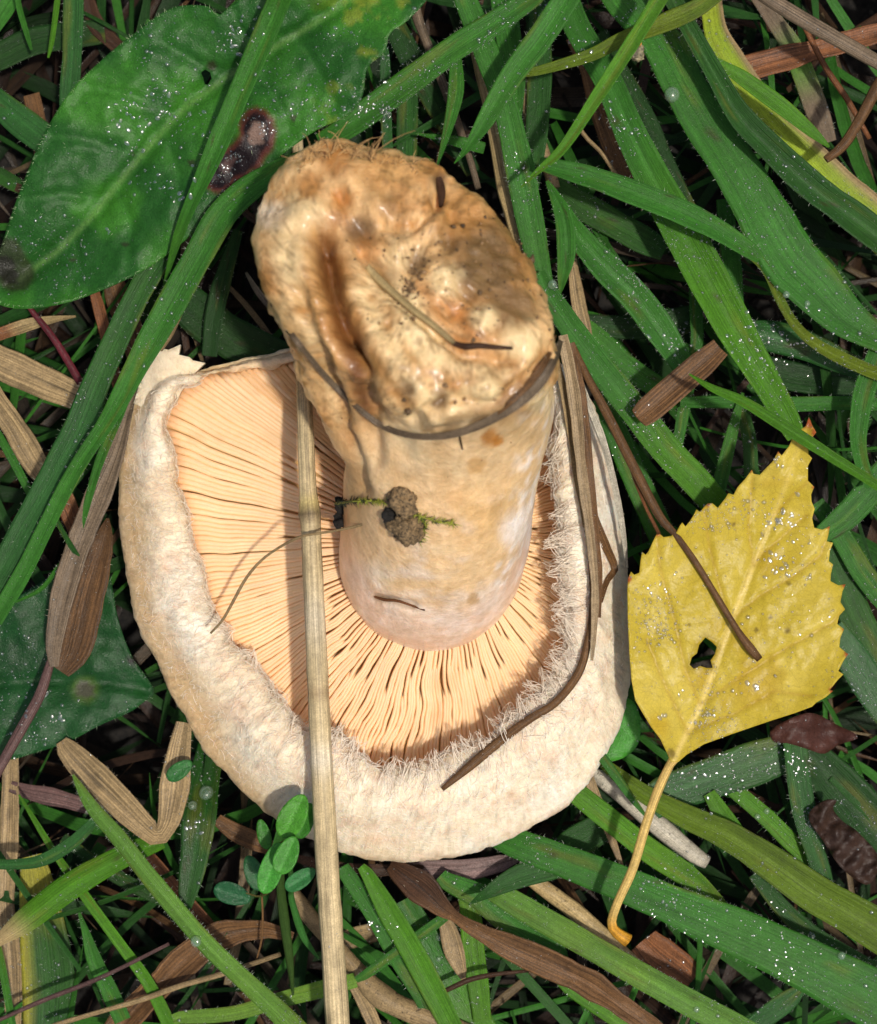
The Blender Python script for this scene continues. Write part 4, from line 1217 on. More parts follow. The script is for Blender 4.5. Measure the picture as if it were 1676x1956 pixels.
blade('pale blade reaching behind the straw at the lower edge', 'pale', Z(2.2, [(330, 1948, 20), (343, 1944, 24), (444, 1936, 30), (544, 1908, 32), (621, 1888, 34), (680, 1872, 28)]))
blade('bright blade in the lower margin under the brown dead blade', 'bright', Z(1.8, [(1075, 1870, 30), (1097, 1888, 38), (1153, 1924, 42), (1202, 1956, 42), (1260, 2000, 36)]))
blade('short wet blade in the lower margin', 'blue', Z(1.7, [(1425, 1970, 30), (1444, 1956, 38), (1504, 1912, 38), (1530, 1890, 20)]), dew=60)
stalk('cream stub of a dead stem beside the leaf stalk', 'white', Z(1.9, [(1135, 1478, 22), (1150, 1488, 30), (1194, 1521, 37), (1258, 1577, 39), (1323, 1630, 34), (1352, 1648, 26)]), mat=M_SPECK, dew=12)
dryp('thin tan strip between cap and cream stub', 'tan', Z(2.3, [(1120, 1470, 16), (1130, 1500, 19), (1153, 1561, 17), (1172, 1610, 13), (1188, 1655, 8)]), dew=20)
stalk('tan straw between the widest and the pale blade', 'straw', Z(2.0, [(1005, 1672, 22), (1024, 1686, 30), (1101, 1743, 34), (1161, 1795, 30), (1215, 1838, 18), (1260, 1872, 7)]), mat=M_SPECK, flat=0.6)
dryp('long crumpled brown dead blade under the cap', 'brown', Z((2.5, 3.2), [(745, 1652, 26), (760, 1662, 40), (811, 1700, 54), (846, 1734, 44), (872, 1752, 24), (900, 1771, 28), (972, 1807, 42), (1061, 1846, 56), (1133, 1882, 56), (1200, 1930, 46), (1270, 1980, 40)]), base=('umber', .25), fold=0.3, wav=0.25, dew=4, hairs=70)
dryp('greyish violet dead leaf flake tucked under the cap', 'violet', Z(2.0, [(780, 1662, 16), (803, 1659, 30), (882, 1662, 44), (940, 1653, 40), (990, 1640, 14)]), wav=0.2, dew=4)
dryp('dark narrow strip lying along the bottom of the cap', 'umber', Z(2.0, [(570, 1640, 16), (600, 1648, 22), (685, 1662, 24), (775, 1660, 20), (810, 1655, 8)]))
dryp('wide rusty flake below the widest blade', 'rust', Z(1.4, [(1225, 1800, 70), (1250, 1828, 92), (1280, 1850, 96), (1318, 1880, 80)]), wav=0.1, dew=10)
stalk('thick speckled stalk with a swollen woolly joint', 'tan', Z((1.9, 2.1), [(560, 1705, 24), (571, 1721, 30), (599, 1760, 32), (667, 1836, 32), (703, 1879, 42), (728, 1903, 50), (760, 1922, 44), (811, 1942, 46), (860, 1962, 44), (920, 1990, 40)]), mat=M_SPECK, flat=0.9)
stalk('thin brown twig over the wide bright blade', 'umber', Z(2.6, [(838, 1899, 8), (870, 1884, 10), (900, 1871, 10), (950, 1861, 9), (1008, 1855, 6)]))
dryp('tan strip beside the yellowish upright blade', 'tan', Z(2.3, [(840, 1745, 20), (854, 1768, 31), (868, 1818, 34), (880, 1852, 22), (886, 1872, 8)]), dew=10)
dryp('wet tan flake behind the thick straw', 'tan', Z(1.2, [(650, 1798, 34), (680, 1790, 44), (718, 1780, 42), (740, 1772, 26)]), dew=70)
dryp('tan stalk just right of the straw foot', 'tan', Z(1.4, [(660, 1860, 20), (690, 1905, 26), (715, 1956, 26), (735, 2000, 24)]))

# --- lower corner beside the cap, under the dark leaf
blade('long pale hairy blade running under the sprig', 'pale', Z((2.8, 3.2), [(139, 1480, 4), (150, 1500, 14), (177, 1545, 26), (226, 1602, 33), (282, 1674, 36), (343, 1747, 36), (403, 1815, 36), (464, 1872, 37), (524, 1928, 42), (565, 1970, 46), (620, 2030, 48)]), fold=-0.35, hairs=700, dew=34)
blade('yellow-green ribbed blade with a withered tan end', 'bright', Z(2.4, [(-30, 1820, 16), (0, 1795, 24), (48, 1759, 46), (121, 1702, 50), (194, 1658, 46), (258, 1626, 42), (310, 1606, 30)]), base=('straw', .22), fold=-0.3, dew=10)
blade('narrow curved dark blade entering at the edge', 'blue', Z(2.6, [(-30, 1652, 14), (0, 1652, 18), (73, 1646, 23), (133, 1614, 25), (165, 1585, 22), (185, 1562, 16)]), dew=8)
blade('broad upright blade yellowing along its rims', 'dark', Z(1.6, [(60, 1635, 40), (68, 1670, 58), (81, 1763, 88), (93, 1864, 98), (92, 1956, 96), (92, 2030, 90)]), base=('yellow', .3), edge=('yellow', 1), dew=30)
blade('slender dark green blade under the ribbed one', 'bright', Z(2.1, [(36, 1518, 4), (62, 1560, 10), (105, 1630, 15), (161, 1710, 19), (226, 1799, 21), (282, 1876, 25), (323, 1956, 27), (350, 2010, 26)]), dew=5, hairs=20)
blade('short blade beside the broad yellowing one', 'mid', Z(1.9, [(150, 1740, 4), (165, 1785, 16), (181, 1836, 30), (210, 1895, 35), (235, 1950, 34)]))
blade('wet flat blade with beads of water below the folded tan one', 'dark', Z((1.6, 2.0, 2.4, 2.4, 2.4, 2.4, 2.4), [(405, 1420, 50), (388, 1500, 60), (380, 1569, 64), (371, 1642, 54), (360, 1700, 38), (353, 1738, 22)]), mat=M_WET, dew=60, fold=0.1)
blade('thin green edge-on blade at the lower edge', 'mid', Z(2.2, [(-10, 1790, 12), (0, 1823, 14), (12, 1890, 15), (26, 1970, 15)]))
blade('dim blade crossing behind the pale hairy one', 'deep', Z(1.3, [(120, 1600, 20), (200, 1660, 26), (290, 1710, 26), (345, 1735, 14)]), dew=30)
folded = dryp('folded tan dead blade bent to a sharp V', 'tan', Z((2.3, 2.7), [(118, 1415, 24), (128, 1430, 42), (181, 1485, 60), (234, 1537, 58), (276, 1578, 48), (302, 1597, 40), (318, 1580, 36), (326, 1555, 46), (335, 1501, 60), (342, 1440, 46), (352, 1380, 30)]), fold=0.2, wav=0.08, hairs=150, dew=20)
dryp('plum-brown band lying under the folded one', 'plum', Z(1.4, [(20, 1502, 24), (60, 1514, 32), (113, 1525, 34), (175, 1543, 30)]), dew=12)
dryp('tan upright strip at the margin below the dark leaf', 'tan', Z(1.4, [(22, 1440, 30), (20, 1520, 36), (18, 1602, 38), (12, 1723, 36), (24, 1844, 36), (26, 1970, 34)]), dew=20)
stalk('thin reddish twig crossing the broad yellowing blade', 'plum', Z(2.3, [(-20, 1958, 8), (0, 1948, 8), (81, 1912, 9), (173, 1876, 9), (234, 1848, 8), (323, 1803, 7)]))
stalk('thin pale twig running under the hairy blade', 'tan', Z(2.2, [(90, 1966, 9), (113, 1956, 10), (194, 1932, 10), (270, 1910, 11), (343, 1884, 11), (427, 1860, 11), (536, 1823, 9)]))
dryp('wide brown dead blade arching in the lower margin', 'brown', Z(1.8, [(215, 1985, 46), (234, 1956, 52), (302, 1884, 58), (363, 1827, 58), (423, 1786, 48), (504, 1775, 32), (560, 1790, 18)]), fold=0.4, wav=0.2)
dryp('tan flake behind the pale hairy blade', 'rust', Z(1.3, [(280, 1630, 22), (300, 1655, 30), (345, 1710, 32), (390, 1760, 32), (415, 1790, 20)]))
dryp('brown crumb strip by the sprig', 'brown', Z(1.5, [(415, 1565, 24), (450, 1590, 34), (500, 1612, 36), (530, 1625, 22)]))

# --- beside the cap on the leaf side
blade('long dark blade parallel to the cap edge', 'blue', Z(3.4, [(330, 430, 40), (312, 480, 46), (265, 560, 48), (222, 649, 50), (186, 728, 53), (150, 818, 56), (107, 900, 55), (57, 989, 50), (14, 1068, 46), (-40, 1165, 44)]), fold=0.1, hairs=260, dew=22)
blade('brighter blade between the dark leaf and the stem foot', 'mid', Z((5.2, 3.6), [(600, 285, 4), (573, 300, 22), (540, 318, 34), (501, 344, 46), (461, 374, 53), (422, 416, 56), (376, 496, 56), (322, 592, 54), (272, 680, 48), (229, 762, 40), (200, 812, 32), (157, 877, 30), (122, 939, 31), (86, 1011, 31), (43, 1097, 33), (-10, 1185, 34)]), fold=0.2, hairs=340, dew=14)
blade('thin second strand hugging the brown dead blade', 'mid', Z((3.3, 2.9), [(260, 720, 10), (229, 789, 18), (190, 882, 18), (161, 982, 14), (140, 1045, 11), (110, 1085, 9), (79, 1125, 9), (30, 1150, 5)]), dew=10)
blade('small dark tip across the brown dead blade', 'dark', Z(3.4, [(105, 985, 4), (120, 1015, 9), (140, 1050, 11), (152, 1062, 3)]), dew=0, hairs=6)
dryp('striped grey-brown dead blade along the cap', 'grey', Z((3.0, 3.2), [(262, 740, 8), (250, 771, 16), (222, 864, 38), (186, 954, 48), (150, 1043, 46), (122, 1132, 42), (108, 1200, 34), (103, 1240, 28), (104, 1274, 18)]), fold=0.35, dew=12, hairs=60)
dryp('brown dead blade folded back behind the striped one', K['brown'] * .7, Z((2.9, 2.5), [(118, 1284, 30), (140, 1250, 58), (152, 1210, 62), (170, 1135, 62), (188, 1070, 54), (200, 1020, 34), (206, 990, 6)]), fold=0.1, dew=16)
stalk('plum purple stalk at the margin over the dark leaf', 'plum', Z((2.9, 3.2), [(106, 1232, 12), (92, 1280, 18), (75, 1330, 21), (45, 1385, 21), (0, 1465, 20), (-30, 1520, 20)]), flat=0.6)
dryp('broad pale tan dead blade at the margin', 'tan', Z(1.8, [(-40, 675, 58), (0, 692, 64), (72, 725, 68), (130, 750, 66), (170, 768, 50)]), dew=12)
dryp('orange-tan dead blade sloping under the green ones', 'tan', Z(1.6, [(-30, 730, 46), (-5, 770, 48), (30, 820, 46), (75, 895, 45), (118, 946, 40), (143, 1007, 32), (150, 1050, 16)]), tip=('rust', .4), dew=4)
stalk('dark red stem poking from under the big leaf', 'red', Z((2.6, 2.2), [(50, 575, 10), (62, 595, 11), (84, 622, 13), (107, 653, 14), (130, 690, 15), (154, 732, 15)]), dew=6)
dryp('short curled tan strip below the big leaf', 'straw', Z(1.5, [(-20, 645, 24), (0, 638, 25), (54, 620, 23), (100, 610, 15), (145, 604, 4)]), base=('rust', .3), dew=6)
dryp('rust strip in the shade under the big leaf', 'rust', Z(1.6, [(180, 555, 18), (190, 590, 22), (206, 655, 22), (222, 725, 20), (250, 800, 14)]))
dryp('tan strip in the shade behind the dark blade', 'brown', Z(1.2, [(215, 530, 44), (229, 578, 52), (250, 630, 52), (268, 690, 40)]))
blade('thin green thread by the orange-tan blade', 'mid', Z(2.0, [(-20, 805, 14), (0, 835, 15), (32, 893, 16), (61, 950, 14), (85, 1000, 6)]))
blade('tiny thread blade leaning on the dead striped one', 'mid', Z(2.3, [(96, 965, 3), (107, 990, 9), (125, 1025, 10), (145, 1062, 8)]), dew=0)
stalk('wispy brown twig by the bright blade and cap', 'tan', Z((4.0, 3.6), [(362, 555, 5), (345, 600, 8), (325, 640, 11), (306, 668, 10)]), dew=0)
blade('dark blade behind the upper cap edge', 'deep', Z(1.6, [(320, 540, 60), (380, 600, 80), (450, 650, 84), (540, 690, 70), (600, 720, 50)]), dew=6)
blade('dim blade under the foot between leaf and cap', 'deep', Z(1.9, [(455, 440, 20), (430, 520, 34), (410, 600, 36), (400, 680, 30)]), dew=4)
blade('long narrow blade lying over the big dark leaf', 'mid', Z((6.0, 3.9), [(548, -40, 44), (535, 0, 45), (501, 79, 44), (458, 179, 42), (405, 304, 38), (370, 380, 28), (345, 440, 22), (326, 500, 12), (311, 556, 2)]), fold=0.35, dew=3, hairs=30)
blade('straight blade standing behind the big leaf edge', 'blue', Z(1.9, [(143, -40, 36), (141, 0, 37), (138, 107, 38), (133, 170, 36), (128, 230, 30)]), dew=12)
blade('thin bright blade hanging beside the straight one', 'bright', Z(2.4, [(112, -20, 12), (104, 45, 11), (98, 85, 10), (92, 110, 4)]), dew=0, hairs=0)
blade('hair-thin blade nearest the upper corner', 'mid', Z(2.0, [(30, -20, 11), (38, 20, 12), (50, 60, 11), (60, 95, 5)]), dew=0, hairs=0)
blade('broad dark blade emerging from behind the big leaf', 'blue', Z(1.8, [(-50, 160, 40), (-7, 193, 50), (36, 229, 58), (90, 270, 56), (130, 300, 50)]), dew=8)
blade('dull wide blade in the upper corner shade', 'deep', Z(1.2, [(-30, 118, 50), (0, 108, 54), (60, 80, 56), (130, 68, 54), (200, 60, 44)]), dew=4)
blade('small blade at the margin above the rotten leaf tip', 'dark', Z(1.4, [(-30, 320, 26), (0, 335, 30), (35, 355, 28), (70, 372, 14)]), dew=4)
dryp('dim tan strip under the big leaf near the upper corner', 'brown', Z(1.1, [(60, 180, 30), (72, 230, 36), (80, 290, 34), (90, 340, 20)]), dew=4)
dryp('dim brown strip behind the straight blade', 'umber', Z(1.2, [(165, -20, 24), (180, 40, 30), (215, 80, 28), (260, 120, 20)]), dew=0)

# --- dead bits lying on the stem
dryp('grey dead blade wrapped like a collar under the stem foot', 'grey', [(470, 520, 5.4, 5), (492, 556, 5.9, 12), (520, 590, 6.3, 13)] + drape([(560, 642, 11), (590, 680, 11), (620, 716, 11), (655, 752, 11), (690, 784, 11), (725, 810, 12), (760, 826, 12), (800, 834, 12), (840, 834, 13), (880, 826, 15), (930, 806, 17), (985, 775, 18), (1030, 735, 18), (1058, 690, 14)], 0.20, 7.4) + [(1072, 650, 7.2, 10)], fold=0.1, roll=0, dew=0, hairs=12, wav=0.05)
dryp('short frayed brown strand above the collar blade at the foot edge', 'brown', drape([(890, 818, 4), (930, 800, 9), (975, 768, 12), (1020, 722, 13), (1050, 675, 9), (1062, 640, 4)], 0.07, 7.6), fold=0.1, dew=0, hairs=14, wav=0.25)
stalk('cream straw sliver stuck on the stem foot', 'straw', drape([(702, 508, 12), (715, 525, 17), (745, 553, 15), (790, 592, 14), (830, 622, 13), (868, 655, 10)], 0.1, 9.0), mat=M_STRAW, dew=0, name='straw_sliver', cat='straw sliver')
stalk('dark crumpled wisp at the end of the cream sliver', 'umber', drape([(866, 655, 10), (890, 662, 14), (915, 660, 12), (945, 663, 10), (980, 665, 6)], 0.07, 9.0), dew=0, name='dead_wisp', cat='dead wisp')
stalk('small brown thread under the collar blade', 'umber', drape([(878, 830, 3), (880, 842, 4), (884, 858, 3)], 0.05, 7.0), dew=0, name='dead_wisp', cat='dead wisp')
stalk('tiny dark splinter standing in the foot notch', 'umber', drape([(838, 338, 10), (842, 355, 16), (844, 375, 15), (842, 395, 8)], 0.1, 8.6), dew=0, name='dead_wisp', cat='dead wisp')
stalk('curling root thread hanging over the gills', 'tan', [(700, 1000, 5.8, 5), (660, 1010, 5.55, 5), (620, 1017, 5.35, 5), (575, 1025, 5.2, 5), (535, 1045, 4.6, 5), (500, 1070, 4.3, 5), (470, 1105, 4.2, 6), (445, 1150, 4.2, 6), (425, 1185, 4.3, 5), (402, 1210, 4.35, 4)], dew=0, name='root_thread', cat='root thread')
stalk('short brown splinter in the slit low on the stem', 'rust', drape([(716, 1140, 4), (735, 1146, 6), (760, 1148, 5), (790, 1158, 4), (812, 1166, 3)], 0.04, 5.0), dew=0, name='dead_wisp', cat='dead wisp')

# ------------------------------------------------------------------ broad leaves
def n2(p, sc_, seed, oc=3):
    return fbm(np.c_[p * sc_, np.zeros(len(p))], 1.0, seed, oc)

def leaf_thing(name, label, cat, outline, zfun, cfun, step, thick, mat, holes=(), group=None, dew=0, seed=0):
    v, f, c, v2, tri = plate(outline, zfun, cfun, step, thick, holes, seed)
    o = thing_mesh(name, v, f, c, mat, label, cat, group, uv=np.c_[v[:, 0], v[:, 1]])
    if dew:
        DEWSRC.append((v[:len(v2)], tri, dew))
    return o

def rim_hairs(o, outline, zfun, n, c, seed, lng=(0.05, 0.12)):
    r2 = np.random.default_rng(seed)
    out = np.asarray(outline, float)
    cen = out.mean(0)
    d = catmull(np.c_[out, np.zeros(len(out))], 600, closed=True)[:, :2]
    Vh, Fh, k = [], [], 0
    for i in range(n):
        a = d[int(r2.integers(len(d)))]
        if r2.random() < 0.3:
            a = cen + (a - cen) * r2.uniform(0.6, 1.0)
        else:
            a = cen + (a - cen) * 0.985
        z = float(zfun(a[None])[0])
        p = P(a[0], a[1], z)
        ov = P(*(a + (a - cen) / np.linalg.norm(a - cen) * 20), z) - p
        ov /= np.linalg.norm(ov)
        dd = ov * r2.uniform(0.2, 1) + np.array([0, 0, r2.uniform(0, 0.8)]) + r2.normal(size=3) * 0.35
        dd /= np.linalg.norm(dd)
        sd = np.cross(dd, r2.normal(size=3))
        sd = sd / np.linalg.norm(sd) * 0.0034
        Vh += [p - sd, p + sd, p + dd * r2.uniform(*lng)]
        Fh.append((k, k + 1, k + 2))
        k += 3
    part('hairs', np.array(Vh), Fh, np.tile(c, (k, 1)), M_HAIR, o, stuff=True)

# big dark rosette leaf in the upper corner
BIG = catmull([(-20, 555, 0), (12, 440, 0), (38, 365, 0), (78, 268, 0), (130, 180, 0), (190, 118, 0), (258, 62, 0), (330, 14, 0), (400, 12, 0), (414, 30, 0), (440, 12, 0), (500, -30, 0),
               (640, -110, 0), (800, -120, 0), (860, -60, 0), (815, 0, 0), (775, 42, 0), (745, 62, 0), (735, 100, 0), (702, 128, 0), (692, 185, 0), (660, 222, 0), (605, 248, 0), (548, 288, 0),
               (520, 315, 0), (478, 350, 0), (436, 398, 0), (385, 432, 0), (350, 462, 0), (285, 510, 0), (200, 552, 0), (110, 582, 0), (20, 588, 0)], 150, closed=True)[:, :2]
MID = [(20, 545), (110, 480), (170, 420), (235, 340), (300, 262), (360, 200), (430, 150), (500, 105), (600, 45), (720, -40)]
BV_ = [[(500, 105), (460, 60), (445, 20)], [(430, 150), (360, 110), (310, 80)], [(340, 220), (250, 180), (180, 170)], [(270, 300), (180, 270), (100, 260)], [(200, 385), (120, 370), (50, 380)],
       [(560, 70), (600, 120), (640, 200)], [(480, 118), (530, 190), (560, 270)], [(390, 178), (430, 260), (450, 370)], [(310, 250), (340, 330), (340, 440)], [(220, 355), (250, 430), (240, 520)], [(140, 450), (150, 510), (130, 560)]]
def big_z(p):
    dm = dist_poly(p, MID)
    dv = np.minimum.reduce([dist_poly(p, l) for l in BV_])
    z = 3.7 + (p[:, 0] - 300) * 0.0016 - (p[:, 1] - 250) * 0.0012
    z = z + 0.0032 * np.minimum(dm, 110) * 1.0 - 0.13 * np.exp(-(dm / 16) ** 2) + 0.07 * np.exp(-(dm / 6) ** 2)
    z = z - 0.07 * np.exp(-(dv / 11) ** 2) * smooth(10, 40, dm)
    return z + 0.16 * n2(p, 0.012, 71) + 0.06 * n2(p, 0.035, 72)
def big_c(p):
    c = np.tile(lin(34, 84, 26) * .95, (len(p), 1))
    n = n2(p, 0.010, 73)
    c = c + (lin(60, 122, 32) * .95 - c) * smooth(-0.1, 0.5, n + 0.4 * smooth(300, 700, p[:, 0]))[:, None] * 0.75
    dm = dist_poly(p, MID)
    dv = np.minimum.reduce([dist_poly(p, l) for l in BV_])
    c = c + (lin(112, 150, 74) - c) * (0.42 * np.exp(-(dm / 5) ** 2))[:, None]
    c = c + (lin(66, 122, 52) - c) * (0.25 * np.exp(-(dv / 4) ** 2))[:, None]
    yel = smooth(0.25, 0.5, n2(p, 0.03, 74)) * smooth(560, 720, p[:, 0])
    c = c + (lin(150, 150, 50) - c) * (0.5 * yel)[:, None]
    def rot(pts, r, col, f, c):
        d = dist_poly(p, pts) + 6 * n2(p, 0.06, 75)
        k = smooth(r, r * 0.72, d)[:, None] * f
        return c * (1 - k) + col * k
    c = rot([(492, 240), (495, 262), (470, 295), (435, 320), (420, 335)], 40, lin(92, 40, 34), .95, c)
    c = rot([(492, 242), (494, 262), (465, 300), (432, 325), (420, 335)], 29, lin(26, 16, 18), 1, c)
    c = rot([(492, 245), (490, 262)], 17, lin(124, 100, 88), 1, c)
    c = rot([(440, 305), (430, 318)], 9, lin(80, 60, 56), 1, c)
    c = rot([(10, 490), (28, 520)], 42, lin(44, 44, 26), .8, c)
    c = rot([(8, 505), (20, 525)], 22, lin(26, 20, 16), .8, c)
    for q_, r in (((252, 294), 6), ((365, 312), 7), ((140, 495), 8), ((237, 466), 7), ((560, 225), 6), ((405, 128), 12)):
        c = rot([q_, q_], r, lin(40, 34, 20), .8, c)
    return c
HOLE1 = [(384, 138), (392, 132), (402, 138), (404, 150), (397, 162), (391, 160), (388, 148)]
big = leaf_thing('rosette_leaf', 'large dark green downy leaf with a black and brown rot patch beside the stem foot', 'leaf', BIG, big_z, big_c, 7, 0.035, M_LEAF, holes=[HOLE1], group=None, dew=34)
rim_hairs(big, BIG, big_z, 900, np.array([.38, .48, .26]), 5)

LOWL = catmull([(-40, 1180, 0), (40, 1135, 0), (110, 1095, 0), (170, 1070, 0), (205, 1085, 0), (226, 1184, 0), (251, 1251, 0), (294, 1318, 0), (276, 1340, 0), (245, 1362, 0), (190, 1386, 0),
                (129, 1418, 0), (61, 1440, 0), (15, 1452, 0), (-50, 1450, 0), (-60, 1300, 0)], 90, closed=True)[:, :2]
LMID = [(-50, 1310), (60, 1300), (170, 1300), (285, 1319)]
def low_z(p):
    dm = dist_poly(p, LMID)
    return 2.0 + 0.002 * np.minimum(dm, 100) - 0.10 * np.exp(-(dm / 12) ** 2) + 0.15 * n2(p, 0.014, 81) + 0.06 * n2(p, 0.04, 82)
def low_c(p):
    c = np.tile(lin(24, 70, 28) * .9, (len(p), 1)) * (1 + 0.3 * n2(p, 0.015, 83)[:, None])
    d = np.hypot(p[:, 0] - 163, p[:, 1] - 1318) + 3 * n2(p, 0.08, 84)
    k = smooth(34, 14, d)[:, None]
    c = c * (1 - .6 * k) + lin(92, 112, 44) * .6 * k
    k = smooth(19, 15, d)[:, None]
    c = c * (1 - k) + lin(74, 74, 58) * k
    d = np.hypot(p[:, 0] - 252, p[:, 1] - 1262)
    k = smooth(12, 7, d)[:, None]
    return c * (1 - k) + lin(30, 22, 22) * k
lowl = leaf_thing('rosette_leaf', 'dark green leaf with one round grey spot beside the cap', 'leaf', LOWL, low_z, low_c, 9, 0.035, M_LEAF, dew=30)
rim_hairs(lowl, LOWL, low_z, 260, np.array([.30, .40, .22]), 6)

SML = catmull([(1110, 1420, 0), (1150, 1370, 0), (1185, 1335, 0), (1212, 1342, 0), (1224, 1378, 0), (1220, 1420, 0), (1195, 1446, 0), (1160, 1456, 0), (1120, 1455, 0)], 40, closed=True)[:, :2]
leaf_thing('rosette_leaf', 'small round bright green leaf peeking out between cap and yellow leaf', 'leaf', SML, lambda p: 2.2 + 0.1 * n2(p, 0.02, 85), lambda p: np.tile(lin(62, 132, 40), (len(p), 1)) * (1 + 0.2 * n2(p, 0.03, 86)[:, None]), 8, 0.03, M_LEAF, dew=12)
CURL = catmull([(1472, 1398, 0), (1500, 1378, 0), (1550, 1362, 0), (1600, 1385, 0), (1640, 1408, 0), (1600, 1424, 0), (1575, 1440, 0), (1540, 1430, 0), (1505, 1420, 0), (1480, 1418, 0)], 50, closed=True)[:, :2]
leaf_thing('curled_dead_leaf', 'dark red-brown curled dead leaf under the lower edge of the yellow leaf', 'dead leaf', CURL, lambda p: 2.9 + 0.2 * np.sin((p[:, 0] - 1470) / 26) + 0.16 * n2(p, 0.04, 87) + 0.06 * n2(p, 0.11, 100), lambda p: np.tile(lin(78, 46, 36) * .8, (len(p), 1)) * (1 + 0.3 * n2(p, 0.03, 88)[:, None]), 8, 0.03, M_LEAF, dew=8)
CURL2 = catmull([(1545, 1560, 0), (1575, 1530, 0), (1600, 1530, 0), (1592, 1545, 0), (1612, 1570, 0), (1640, 1590, 0), (1680, 1640, 0), (1660, 1690, 0), (1610, 1660, 0), (1575, 1610, 0)], 60, closed=True)[:, :2]
leaf_thing('curled_dead_leaf', 'crinkled dark brown dead leaf over the broad leaf near the lower corner', 'dead leaf', CURL2, lambda p: 2.7 + 0.05 * np.sin((p[:, 0] + p[:, 1] + 14 * n2(p, 0.03, 98)) / 8) + 0.22 * n2(p, 0.035, 89) + 0.08 * n2(p, 0.1, 99), lambda p: np.tile(lin(62, 44, 34) * .8, (len(p), 1)) * (1 + 0.3 * n2(p, 0.05, 90)[:, None]), 6, 0.03, M_LEAF, dew=6)

# yellow birch leaf
BIR = [(1276, 1442), (1262, 1412), (1245, 1390), (1228, 1362), (1214, 1338), (1207, 1300), (1203, 1250), (1200, 1190), (1199, 1130), (1200, 1106), (1206, 1092), (1212, 1098), (1222, 1094),
       (1224, 1072), (1227, 1054), (1234, 1060), (1240, 1052), (1248, 1034), (1257, 1016), (1268, 1026), (1282, 1024), (1292, 1018), (1300, 1003), (1304, 998), (1310, 1006), (1318, 996), (1325, 985),
       (1331, 973), (1338, 978), (1346, 968), (1352, 962), (1361, 961), (1372, 970), (1378, 962), (1386, 952), (1392, 942), (1402, 945), (1410, 930), (1424, 915), (1437, 897), (1440, 905), (1452, 907),
       (1466, 892), (1478, 880), (1487, 862), (1494, 870), (1508, 852), (1516, 834), (1524, 824), (1540, 814), (1546, 796), (1552, 812), (1560, 826), (1552, 836), (1545, 840), (1545, 868), (1552, 875),
       (1544, 890), (1544, 918), (1556, 930), (1550, 945), (1551, 958), (1557, 972), (1552, 990), (1556, 1008), (1572, 1012), (1586, 1005), (1583, 1022), (1580, 1034), (1592, 1037), (1586, 1052), (1584, 1072),
       (1592, 1078), (1588, 1096), (1587, 1110), (1602, 1118), (1616, 1116), (1610, 1130), (1606, 1150), (1615, 1164), (1604, 1176), (1600, 1192), (1613, 1202), (1606, 1218), (1604, 1236), (1621, 1250),
       (1612, 1262), (1602, 1282), (1612, 1288), (1600, 1300), (1586, 1318), (1592, 1320), (1578, 1332), (1560, 1342), (1552, 1350), (1520, 1362), (1470, 1378), (1400, 1402), (1345, 1422), (1312, 1442), (1296, 1456), (1282, 1456)]
BHOLE = [(1348, 1218), (1360, 1226), (1370, 1236), (1366, 1250), (1358, 1262), (1362, 1276), (1350, 1276), (1338, 1272), (1326, 1278), (1318, 1270), (1322, 1256), (1332, 1248), (1336, 1232)]
BMID = [(1288, 1452), (1310, 1405), (1340, 1345), (1380, 1235), (1420, 1130), (1455, 1040), (1500, 930), (1545, 800)]
BSIDE = [[(1315, 1400), (1290, 1350), (1262, 1290), (1235, 1220)], [(1338, 1348), (1310, 1280), (1290, 1190), (1262, 1090), (1256, 1030)], [(1395, 1190), (1372, 1110), (1355, 1040), (1345, 975)], [(1440, 1080), (1430, 1010), (1438, 910)],
         [(1320, 1395), (1400, 1365), (1480, 1320), (1550, 1330)], [(1340, 1345), (1420, 1290), (1500, 1240), (1590, 1190), (1612, 1165)], [(1395, 1185), (1450, 1140), (1510, 1105), (1570, 1060), (1585, 1010)], [(1440, 1075), (1490, 1030), (1540, 985)], [(1478, 985), (1510, 950), (1545, 920)]]
def bir_z(p):
    dm = dist_poly(p, BMID)
    ds = np.minimum.reduce([dist_poly(p, l) for l in BSIDE])
    z = 4.15 + 0.0009 * np.minimum(dm, 200) + 0.55 * smooth(120, 320, np.hypot(p[:, 0] - 1400, p[:, 1] - 1180)) * n2(p, 0.006, 91)
    z = z - 0.05 * np.exp(-(dm / 9) ** 2) + 0.05 * np.exp(-(dm / 4) ** 2) - 0.03 * np.exp(-(ds / 6) ** 2)
    return z + 0.06 * n2(p, 0.015, 92) + 0.012 * n2(p, 0.09, 93) + 0.5 * smooth(900, 800, p[:, 1])
